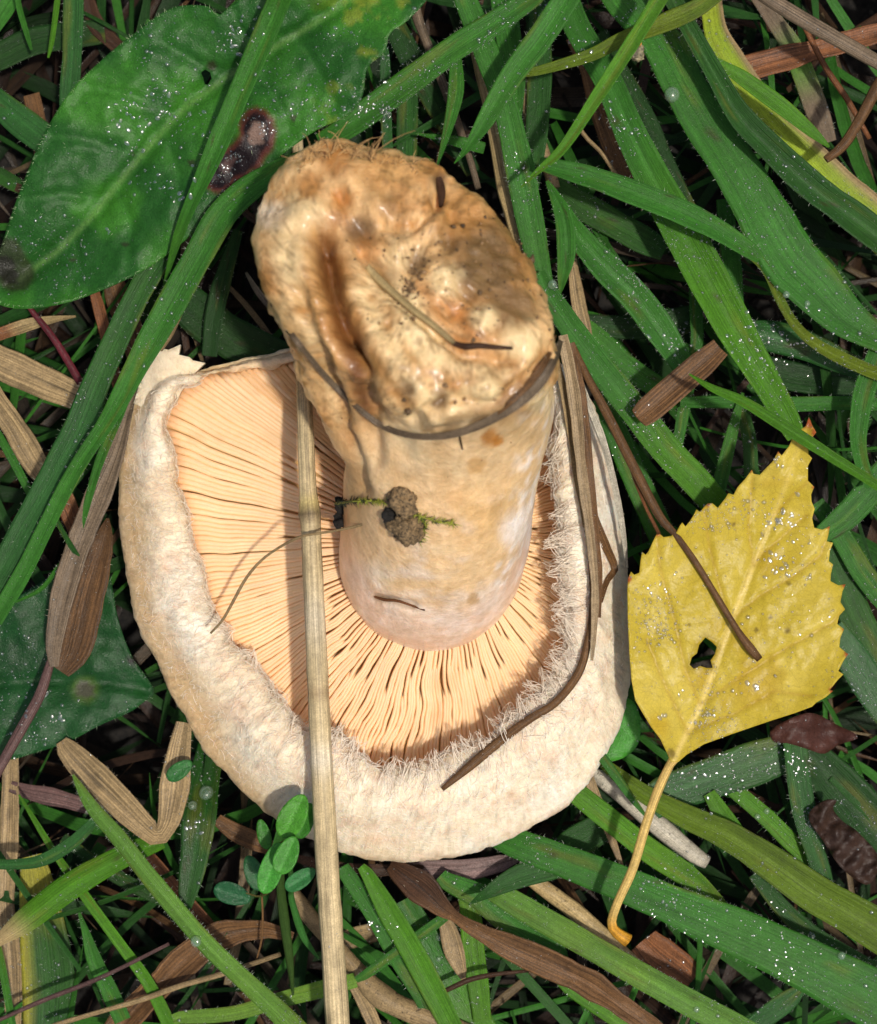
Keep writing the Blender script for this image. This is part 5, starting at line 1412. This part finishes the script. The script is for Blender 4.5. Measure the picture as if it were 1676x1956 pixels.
def bir_c(p):
    c = np.tile(lin(180, 158, 46), (len(p), 1))
    k = smooth(-0.2, 0.5, n2(p, 0.010, 94))[:, None]
    c = c + (lin(200, 178, 74) - c) * k * 0.7
    k = smooth(0.1, 0.6, n2(p, 0.013, 95))[:, None]
    c = c + (lin(170, 138, 22) - c) * k * 0.6
    dm = dist_poly(p, BMID)
    ds = np.minimum.reduce([dist_poly(p, l) for l in BSIDE])
    c = c + (lin(226, 200, 116) - c) * (0.8 * np.exp(-(dm / 5) ** 2) * smooth(820, 1300, p[:, 1] * 1.0 + 100))[:, None]
    c = c + (lin(164, 132, 40) - c) * (0.55 * np.exp(-(ds / 3.2) ** 2))[:, None]
    for t_ in [(1548, 800, 20), (1560, 826, 10), (1437, 897, 7), (1352, 962, 7), (1257, 1016, 9), (1586, 1005, 7), (1616, 1116, 8), (1621, 1250, 8), (1592, 1320, 8), (1487, 862, 6), (1200, 1106, 8), (1556, 930, 5), (1613, 1202, 5)]:
        k = smooth(t_[2] * 1.3, t_[2] * 0.6, np.hypot(p[:, 0] - t_[0], p[:, 1] - t_[1]))[:, None] * .9
        c = c * (1 - k) + lin(150, 62, 36) * k
    for t_ in [(1507, 1115, 4), (1457, 1022, 3.5), (1446, 1204, 4), (1472, 1180, 4), (1282, 1440, 8), (1402, 1002, 3), (1317, 1193, 3), (1505, 1205, 5)]:
        k = smooth(t_[2] * 1.5, t_[2] * 0.7, np.hypot(p[:, 0] - t_[0], p[:, 1] - t_[1]))[:, None] * .75
        c = c * (1 - k) + lin(84, 66, 20) * k
    hd = dist_poly(p, BHOLE + BHOLE[:1])
    c = c + (lin(150, 126, 20) - c) * (0.6 * smooth(14, 4, hd))[:, None]
    return c
bv, bf, bc, bv2, btri = plate(BIR, bir_z, bir_c, 4.6, 0.02, [BHOLE], 3)
birch = empty('birch_leaf', P(1400, 1180, 4.0), 'yellow toothed birch leaf with a small dark hole lying on the grass', 'leaf')
part('leaf_blade', bv, bf, bc, M_BIRCH, birch, uv=np.c_[bv[:, 0], bv[:, 1]])
DEWSRC.append((bv[:len(bv2)], btri, 60))
pv, pf, puv, _, ps = tubeblade(Z((4.15, 3.7), [(1300, 1425, 9), (1288, 1450, 20), (1282, 1458, 17), (1258, 1509, 18), (1234, 1577, 18), (1210, 1658, 18), (1181, 1723, 17), (1169, 1759, 18), (1172, 1775, 20), (1184, 1786, 22), (1200, 1797, 28)]), 10, 3)
pc = np.tile(lin(204, 172, 98), (len(pv), 1))
k = smooth(0.80, 0.92, ps / ps.max())[:, None]
pc = pc * (1 - k) + lin(196, 140, 40) * k
part('leaf_stalk', pv, pf, pc, M_STRAW, birch, uv=puv)

# little clover-like sprig beside the straw
spr = empty('clover_sprig', P(540, 1690, 1.0), 'small clover-like sprig with oval leaflets growing at the lower rim of the cap', 'plant')
def oval(cx, cy, a, b, rot):
    t = np.linspace(0, 2 * np.pi, 22, endpoint=False)
    x, y = a * np.cos(t), b * np.sin(t) * (1 - 0.15 * np.cos(t))
    r = math.radians(rot)
    return np.stack([cx + x * math.cos(r) + y * math.sin(r), cy - x * math.sin(r) + y * math.cos(r)], 1)
for cx, cy, a, b, rot, z, cc in ((560, 1559, 46, 26, 62, 4.4, lin(66, 130, 34)), (582, 1568, 36, 18, 70, 4.1, lin(52, 112, 32)), (519, 1658, 52, 22, 72, 4.3, lin(62, 134, 44)), (548, 1634, 39, 22, 66, 4.7, lin(62, 128, 40)),
                             (504, 1594, 30, 13, 105, 3.6, lin(50, 110, 30)), (486, 1668, 36, 19, 112, 3.0, lin(34, 84, 42)), (574, 1680, 34, 17, 34, 3.6, lin(48, 110, 56)), (444, 1708, 37, 21, -18, 2.4, lin(30, 82, 46)), (343, 1472, 29, 16, 36, 3.0, lin(40, 96, 40))):
    ol = oval(cx, cy, a, b, rot)
    ax = [(cx - a * math.cos(math.radians(rot)), cy + a * math.sin(math.radians(rot))), (cx + a * math.cos(math.radians(rot)), cy - a * math.sin(math.radians(rot)))]
    zf_ = lambda p, z=z, ax=ax: z + 0.0035 * dist_poly(p, ax) + 0.03 * n2(p, 0.03, 96)
    cf_ = lambda p, cc=cc, ax=ax: cc * (1 + 0.25 * np.exp(-(dist_poly(p, ax) / 3) ** 2) + 0.15 * n2(p, 0.05, 97))[:, None]
    if cx == 343:
        leaf_thing('clover_leaflet', 'single oval green leaflet lying on the folded tan dead blade', 'leaflet', ol, zf_, cf_, 6, 0.02, M_LEAF, dew=20)
    else:
        v, f, c, v2, tri = plate(ol, zf_, cf_, 5, 0.012)
        part('leaflet', v, f, c, M_LEAF, spr, uv=np.c_[v[:, 0], v[:, 1]])
        DEWSRC.append((v[:len(v2)], tri, 6))
for pts, cc in (([(545, 1620, 4.2, 5), (536, 1682, 3.6, 16), (544, 1763, 3.0, 20), (553, 1830, 2.6, 16), (560, 1900, 2.2, 5)], lin(58, 84, 34)), ([(556, 1700, 3.2, 10), (558, 1723, 3.0, 13), (577, 1783, 2.6, 15), (596, 1815, 2.4, 9), (609, 1831, 2.3, 3)], lin(62, 118, 50)), ([(500, 1706, 2.6, 4), (502, 1750, 2.4, 4), (500, 1795, 2.2, 4), (490, 1835, 2.1, 3)], lin(130, 96, 60)), ([(566, 1600, 4.0, 4), (548, 1606, 4.1, 4), (530, 1612, 3.9, 4)], lin(120, 110, 50)), ([(470, 1706, 2.6, 3), (500, 1712, 2.7, 4), (532, 1690, 3.2, 4)], lin(90, 84, 40))):
    v, f, uv, _, _ = tubeblade(pts, 8, 4)
    part('stem', v, f, np.tile(cc, (len(v), 1)), M_BLADE, spr, uv=uv)

# moss shoot with soil crumbs stuck to the stem
moss = empty('moss_shoot', P(720, 980, 5.6), 'bit of moss with two dark soil crumbs stuck across the stem and straw', 'moss')
def crumb(px, py, z, r, seed, squash=0.8):
    import bmesh
    bm = bmesh.new()
    bmesh.ops.create_icosphere(bm, subdivisions=4, radius=1.0)
    v = np.array([x.co for x in bm.verts])
    f = np.array([[x.index for x in q_.verts] for q_ in bm.faces])
    bm.free()
    n = fbm(v, 1.3, seed) * 0.6 + fbm(v, 4.5, seed + 1) * 0.3 + fbm(v, 11, seed + 2) * 0.12
    v = v * (1 + n)[:, None] * r * np.array([1, 1.05, squash])
    return v + P(px, py, z), f
zs = lambda px, py: top_at(px, py) or 5.0
for px, py, r, sd_, sq in ((772, 960, .27, 1, .8), (776, 1004, .31, 2, .8), (655, 965, .15, 4, .7), (654, 995, .17, 7, .7), (745, 985, .15, 9, .7)):
    v, f = crumb(px, py, (zs(px, py) if px > 640 else 5.05) + 0.12, r, sd_, sq)
    dk = smooth(0.0, 0.35, fbm(v, 2.2, 40 + sd_))[:, None]
    part('soil_crumb', v, f, None, M_CLOD if (px > 700 and px != 745) else M_SOIL, moss)
ms = Strands()
axis_pts = [(642, 962), (670, 958), (700, 957), (735, 960), (770, 972), (800, 985), (830, 995), (868, 1001)]
ax3 = np.array([P(x, y, max(zs(x, y), 4.6) + 0.15) for x, y in axis_pts])
ax3 = catmull(ax3, 70)
ms.add(ax3, 0.03, 0.012, lin(130, 132, 52), 5)
ax4 = catmull(np.array([P(x, y, max(zs(x, y), 4.6) + 0.12) for x, y in [(800, 985), (812, 1000), (808, 1020), (802, 1036)]]), 20)
ms.add(ax4, 0.02, 0.01, lin(90, 110, 40), 5)
r2 = np.random.default_rng(3)
for i in range(420):
    s_ = ax3 if i < 340 else ax4
    a = s_[int(r2.integers(len(s_)))]
    d = r2.normal(size=3) * np.array([1, 1, .8])
    d /= np.linalg.norm(d)
    t = np.linspace(0, 1, 4)[:, None]
    ln = r2.uniform(0.06, 0.14)
    dark_ = PX(a[None])[0, 0] < 680 or (r2.random() < 0.25)
    cc = lin(34, 44, 26) if dark_ else lin(150, 156, 54) * r2.uniform(0.7, 1.2)
    ms.add(a + d * ln * t + np.array([ln * 0.3, 0, 0]) * t ** 2, 0.012, 0.003, cc, 4)
part('moss_leaves', *ms.get()[:2], ms.get()[2], M_FIBRE, moss, stuff=True)
rt = Strands()
for k in range(70):                                            # frayed threads on the torn upper edge of the foot
    a = random.uniform(570, 800)
    y0 = float(np.interp(a, [570, 600, 650, 720, 800], [310, 278, 266, 284, 306])) + random.uniform(0, 22)
    z = top_at(a, y0 + 14) or 8.3
    p0 = P(a, y0 + 8, z - 0.05)
    d = np.array([random.gauss(0.15, .6), random.uniform(.1, 1), random.uniform(-.4, .6)])
    d /= np.linalg.norm(d)
    ln = random.uniform(.12, .5) * (1 if a < 730 else .5)
    t = np.linspace(0, 1, 7)[:, None]
    rt.add(p0 + d * ln * t + np.array([random.gauss(0, .5), random.gauss(0, .3), random.gauss(-.1, .3)]) * ln * t ** 2 + np.sin(t * 7 + k) * 0.03, 0.014, 0.004, np.array([.50, .30, .12]) * random.uniform(.6, 1.2), 4)
part('frayed_threads', *rt.get()[:2], rt.get()[2], M_FIBRE, bpy.context.scene.objects['stem'], stuff=True)

# ------------------------------------------------------------------ undergrowth that nobody could count
class Heap:
    def __init__(self):
        self.V, self.F, self.C, self.U, self.n = [], [], [], [], 0
    def add(self, ctr, w, c, fold, seed, roll):
        n = len(ctr)
        tan = np.gradient(ctr, axis=0)
        tan /= np.maximum(np.linalg.norm(tan, axis=1, keepdims=True), 1e-9)
        side = np.cross(tan, np.array([0, 0, 1.0]))
        side /= np.maximum(np.linalg.norm(side, axis=1, keepdims=True), 1e-6)
        nor = np.cross(side, tan)
        side = side * math.cos(roll) + nor * math.sin(roll)
        nor = np.cross(side, tan)
        G = np.array([ctr + side * (u * w * 0.5)[:, None] + nor * (abs(u) * fold * w * 0.5)[:, None] for u in (-1, 0, 1)])
        self.V.append(G.reshape(-1, 3))
        self.F.append(grid_faces(3, n)[:, ::-1] + self.n)
        self.C.append(np.tile(c, (3 * n, 1)))
        s = np.linspace(0, 6, n)
        self.U.append(np.c_[np.repeat([0, .5, 1], n) + seed * 1.7, np.tile(s, 3)])
        self.n += 3 * n
    def build(self, name, mat):
        o = link(name, mesh_data(name, np.concatenate(self.V), np.concatenate(self.F), np.concatenate(self.C), np.concatenate(self.U), mat))
        o['kind'] = 'stuff'
        return o
def scatter(heap, n, zlo, zhi, cols, wlo, whi, seed, area=(17, 19.5), straightness=0.6):
    r2 = np.random.default_rng(seed)
    for i in range(n):
        x, y = r2.uniform(-area[0], area[0]), r2.uniform(-area[1], area[1])
        a = r2.uniform(0, 2 * np.pi)
        if r2.random() < straightness:
            a = math.radians(-55 if x > -1 else 55) + r2.normal() * 0.55
        ln = r2.uniform(3, 9)
        k = r2.normal() * 0.12
        m = 9
        t = np.linspace(-0.5, 0.5, m)
        ang = a + k * t * ln * 0.6
        step = ln / (m - 1)
        px_ = x + np.concatenate([[0], np.cumsum(np.cos(ang[:-1]) * step)]) - math.cos(a) * ln / 2
        py_ = y + np.concatenate([[0], np.cumsum(np.sin(ang[:-1]) * step)]) - math.sin(a) * ln / 2
        z0 = r2.uniform(zlo, zhi)
        z = z0 + r2.normal() * 0.35 * t * 2 - 1.2 * np.maximum(0, np.abs(t) - 0.3) * r2.random()
        z = np.clip(z, -1.8, zhi + 0.25)
        w = r2.uniform(wlo, whi) * np.interp(t, [-.5, -.3, .2, .5], [.7, 1, .9, .05])
        c = cols[int(r2.integers(len(cols)))] * r2.uniform(0.6, 1.2)
        heap.add(np.stack([px_, py_, z], 1), w, c, r2.uniform(0, .5), i, r2.normal() * 0.5)
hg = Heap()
scatter(hg, 520, -1.6, 0.2, [K['deep'] * .4, K['deep'] * .6, K['dark'] * .5], 0.15, 0.6, 11)  # deepest blades darkened in colour to stand in for shade in the gaps
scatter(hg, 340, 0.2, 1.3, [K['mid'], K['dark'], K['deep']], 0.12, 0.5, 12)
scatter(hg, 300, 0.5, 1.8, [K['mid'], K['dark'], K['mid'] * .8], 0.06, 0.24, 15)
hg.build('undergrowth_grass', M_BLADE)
hd = Heap()  # litter colours cut down, putting the shade between the blades into them
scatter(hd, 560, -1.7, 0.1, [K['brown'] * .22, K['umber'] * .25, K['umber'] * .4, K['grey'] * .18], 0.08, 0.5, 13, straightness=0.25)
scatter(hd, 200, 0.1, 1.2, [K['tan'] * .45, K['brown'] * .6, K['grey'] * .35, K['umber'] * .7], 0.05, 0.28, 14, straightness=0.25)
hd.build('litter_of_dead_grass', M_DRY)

# ------------------------------------------------------------------ water: dew nobody could count, and the drops one can
def octa(sub):
    import bmesh
    bm = bmesh.new()
    bmesh.ops.create_icosphere(bm, subdivisions=sub, radius=1.0)
    v = np.array([x.co for x in bm.verts])
    f = np.array([[x.index for x in q_.verts] for q_ in bm.faces])
    bm.free()
    return v, f
o1v, o1f = octa(1)
o2v, o2f = octa(2)
dv, df, k = [], [], 0
r2 = np.random.default_rng(21)
for V_, F_, dens in DEWSRC:
    V_ = np.asarray(V_)
    F_ = np.asarray(F_)
    a, b, c = V_[F_[:, 0]], V_[F_[:, 1]], V_[F_[:, 2]]
    nn = np.cross(b - a, c - a)
    ar = np.linalg.norm(nn, axis=1)
    if F_.shape[1] == 3:
        ar = ar * 0.5
    nu = nn / np.maximum(np.linalg.norm(nn, axis=1, keepdims=True), 1e-12)
    cen = (a + c) / 2
    wet = np.clip(0.18 + 2.2 * smooth(0.05, 0.5, vnoise(cen, 0.9, 5)) , 0, 3)
    wgt = ar * np.maximum(nu[:, 2], 0) * wet
    n = int(min(1500, (ar * np.maximum(nu[:, 2], 0)).sum() * dens * 1.5))
    if n < 1 or wgt.sum() <= 0:
        continue
    idx = r2.choice(len(F_), n, p=wgt / wgt.sum())
    for i in idx:
        u, v = r2.random(2)
        if F_.shape[1] == 3:
            if u + v > 1:
                u, v = 1 - u, 1 - v
            p = a[i] + (b[i] - a[i]) * u + (c[i] - a[i]) * v
        else:
            d_ = V_[F_[i, 3]]
            p = (a[i] * (1 - u) + b[i] * u) * (1 - v) + (d_ * (1 - u) + c[i] * u) * v
        r = min(0.055, 0.0115 * math.exp(r2.normal() * 0.6))
        N_ = nu[i]
        T = np.cross(N_, [0.3, 0.9, 0.1])
        T /= np.linalg.norm(T)
        B = np.cross(N_, T)
        s_ = r * np.array([1.0 * r2.uniform(.8, 1.3), 1.0, r2.uniform(0.28, 0.5)])
        q_ = o1v * s_
        dv.append(p + N_ * r * 0.1 + q_[:, :1] * T + q_[:, 1:2] * B + q_[:, 2:] * N_)
        df.append(o1f + k)
        k += len(o1v)
def cluster(px, py, spread, n, rmin, rmax):
    global k
    for i in range(n):
        x, y = px + r2.normal() * spread, py + r2.normal() * spread * 0.8
        a_ = Vector((0, 0, HC))
        h = BD.ray_cast(a_, (Vector(P(x, y, 0.0)) - a_).normalized())
        if h[0] is None:
            continue
        N_ = np.array(h[1])
        N_ = N_ if N_[2] > 0 else -N_
        T = np.cross(N_, [0.3, 0.9, 0.1])
        T /= np.linalg.norm(T)
        B = np.cross(N_, T)
        r = rmin + (rmax - rmin) * r2.random() ** 2.2
        ang = r2.uniform(0, np.pi)
        T, B = T * math.cos(ang) + B * math.sin(ang), B * math.cos(ang) - T * math.sin(ang)
        q_ = o2v * r * np.array([r2.uniform(1, 1.7), 1.0, r2.uniform(0.18, 0.34)])
        dv.append(np.array(h[0]) + q_[:, :1] * T + q_[:, 1:2] * B + q_[:, 2:] * N_)
        df.append(o2f + k)
        k += len(o2v)
def bvh_dew():
    return bvh_of([(V_, F_) for V_, F_, _ in DEWSRC])
BD = bvh_dew()
for c_ in [(330, 200, 34, 42, .015, .055), (255, 250, 26, 26, .015, .05), (300, 340, 34, 26, .015, .055), (455, 55, 26, 30, .015, .045), (425, 82, 18, 12, .015, .05), (245, 190, 16, 12, .015, .05), (350, 375, 14, 8, .02, .06), (440, 312, 16, 34, .012, .04),
           (500, 245, 14, 16, .012, .035), (560, 220, 40, 34, .012, .035), (660, 70, 44, 40, .010, .03), (300, 60, 50, 30, .008, .02), (200, 445, 8, 4, .02, .04), (120, 1365, 26, 16, .015, .06), (60, 1420, 36, 34, .01, .03),
           (1510, 990, 34, 46, .012, .05), (1500, 1070, 26, 34, .012, .05), (1443, 1310, 5, 4, .03, .07), (1270, 1365, 4, 3, .04, .09), (1345, 1380, 14, 8, .015, .05), (1270, 1140, 30, 22, .010, .035), (1360, 1320, 34, 26, .010, .03), (1250, 1230, 26, 14, .01, .03), (1520, 1180, 34, 22, .01, .03), (1480, 880, 14, 10, .015, .05),
           (1545, 640, 40, 34, .015, .05), (1440, 636, 34, 36, .015, .05), (1290, 650, 20, 20, .015, .05), (1390, 1480, 46, 60, .012, .045), (1530, 1460, 18, 40, .012, .035), (737, 210, 8, 30, .015, .05), (1210, 560, 30, 40, .010, .035), (1260, 850, 50, 40, .010, .03), (1440, 690, 30, 50, .010, .03), (1090, 90, 30, 30, .010, .04), (1190, 230, 26, 30, .01, .035),
           (700, 205, 34, 40, .012, .045), (1500, 1800, 60, 60, .010, .03), (1300, 1740, 60, 60, .010, .03), (380, 1570, 16, 12, .012, .04), (700, 1790, 30, 30, .012, .04), (1000, 330, 26, 30, .01, .03)]:
    cluster(*c_)
dew = link('dew', mesh_data('dew', np.concatenate(dv), np.concatenate(df), None, None, M_DEW))
dew['kind'] = 'stuff'

def scene_bvh():
    items = []
    for V_, F_, _ in DEWSRC:
        items.append((V_, F_))
    return bvh_of(items)
BD = scene_bvh()
def drop(px, py, r_px, label, squash=0.75):
    a = Vector((0, 0, HC))
    h = BD.ray_cast(a, (Vector(P(px, py, 0.0)) - a).normalized())
    if h[0] is None:
        return
    r = r_px * (HC - h[0].z) / FPX
    nn = np.array(h[1])
    if nn[2] < 0:
        nn = -nn
    T = np.cross(nn, [0.3, 0.9, 0.1])
    T /= np.linalg.norm(T)
    B = np.cross(nn, T)
    q_ = o2v * np.array([1, 1.08, squash]) * r
    v = np.array(h[0]) + nn * r * squash * 0.55 + q_[:, :1] * T + q_[:, 1:2] * B + q_[:, 2:] * nn
    thing_mesh('water_drop', v, o2f, None, M_DROP, label, 'water drop', 'water drops on the grass')
for d_ in [(1283, 182, 15, 'fat round drop on the wide dark striped blade'), (1056, 543, 9, 'clear drop at the rim of the stem foot'), (376, 1797, 11, 'big drop on the keel of the pale hairy blade'),
           (368, 1540, 9, 'round drop on the wet flat blade by the folded tan one'), (395, 1517, 14, 'flat wide drop at the top of the wet flat blade'), (840, 1790, 7, 'upper drop on the wide bright blade below the cap'),
           (838, 1832, 5, 'lower small drop on the wide bright blade below the cap'), (1465, 1549, 6, 'drop at the kink of the bright wet blade under the yellow leaf'), (1447, 1560, 6, 'second drop beside the kink of the bright wet blade'),
           (1551, 1788, 7, 'drop hanging on the edge of the widest blade'), (1608, 1825, 8, 'larger drop further along the widest blade edge'), (1331, 1928, 6, 'drop on the pale green blade in the lower margin'), (1502, 563, 7, 'drop caught on the hairy bent stem'),
           (1542, 580, 6, 'drop on the lower end of the wide dark striped blade'), (695, 1757, 4, 'tiny drop on the narrow blade in the gap'), (688, 207, 6, 'clear drop on the long dewy diagonal blade'), (1401, 745, 8, 'drop among the blades above the leaf tip')]:
    drop(*d_)

# orange speck on the withered end by the striped blade
sv, sf = crumb(1216, 100, 4.0, 0.16, 31, 0.6)
withered = thing_mesh('withered_bud', sv, sf, None, simple('withered_tan', (0.28, 0.24, 0.13), 0.6), 'small withered tan bud with an orange speck at the striped blade', 'bud')
sv, sf = crumb(1220, 80, 4.25, 0.07, 33, 0.7)
part('orange_speck', sv, sf, None, simple('orange_speck', (0.62, 0.20, 0.02), 0.5), withered)
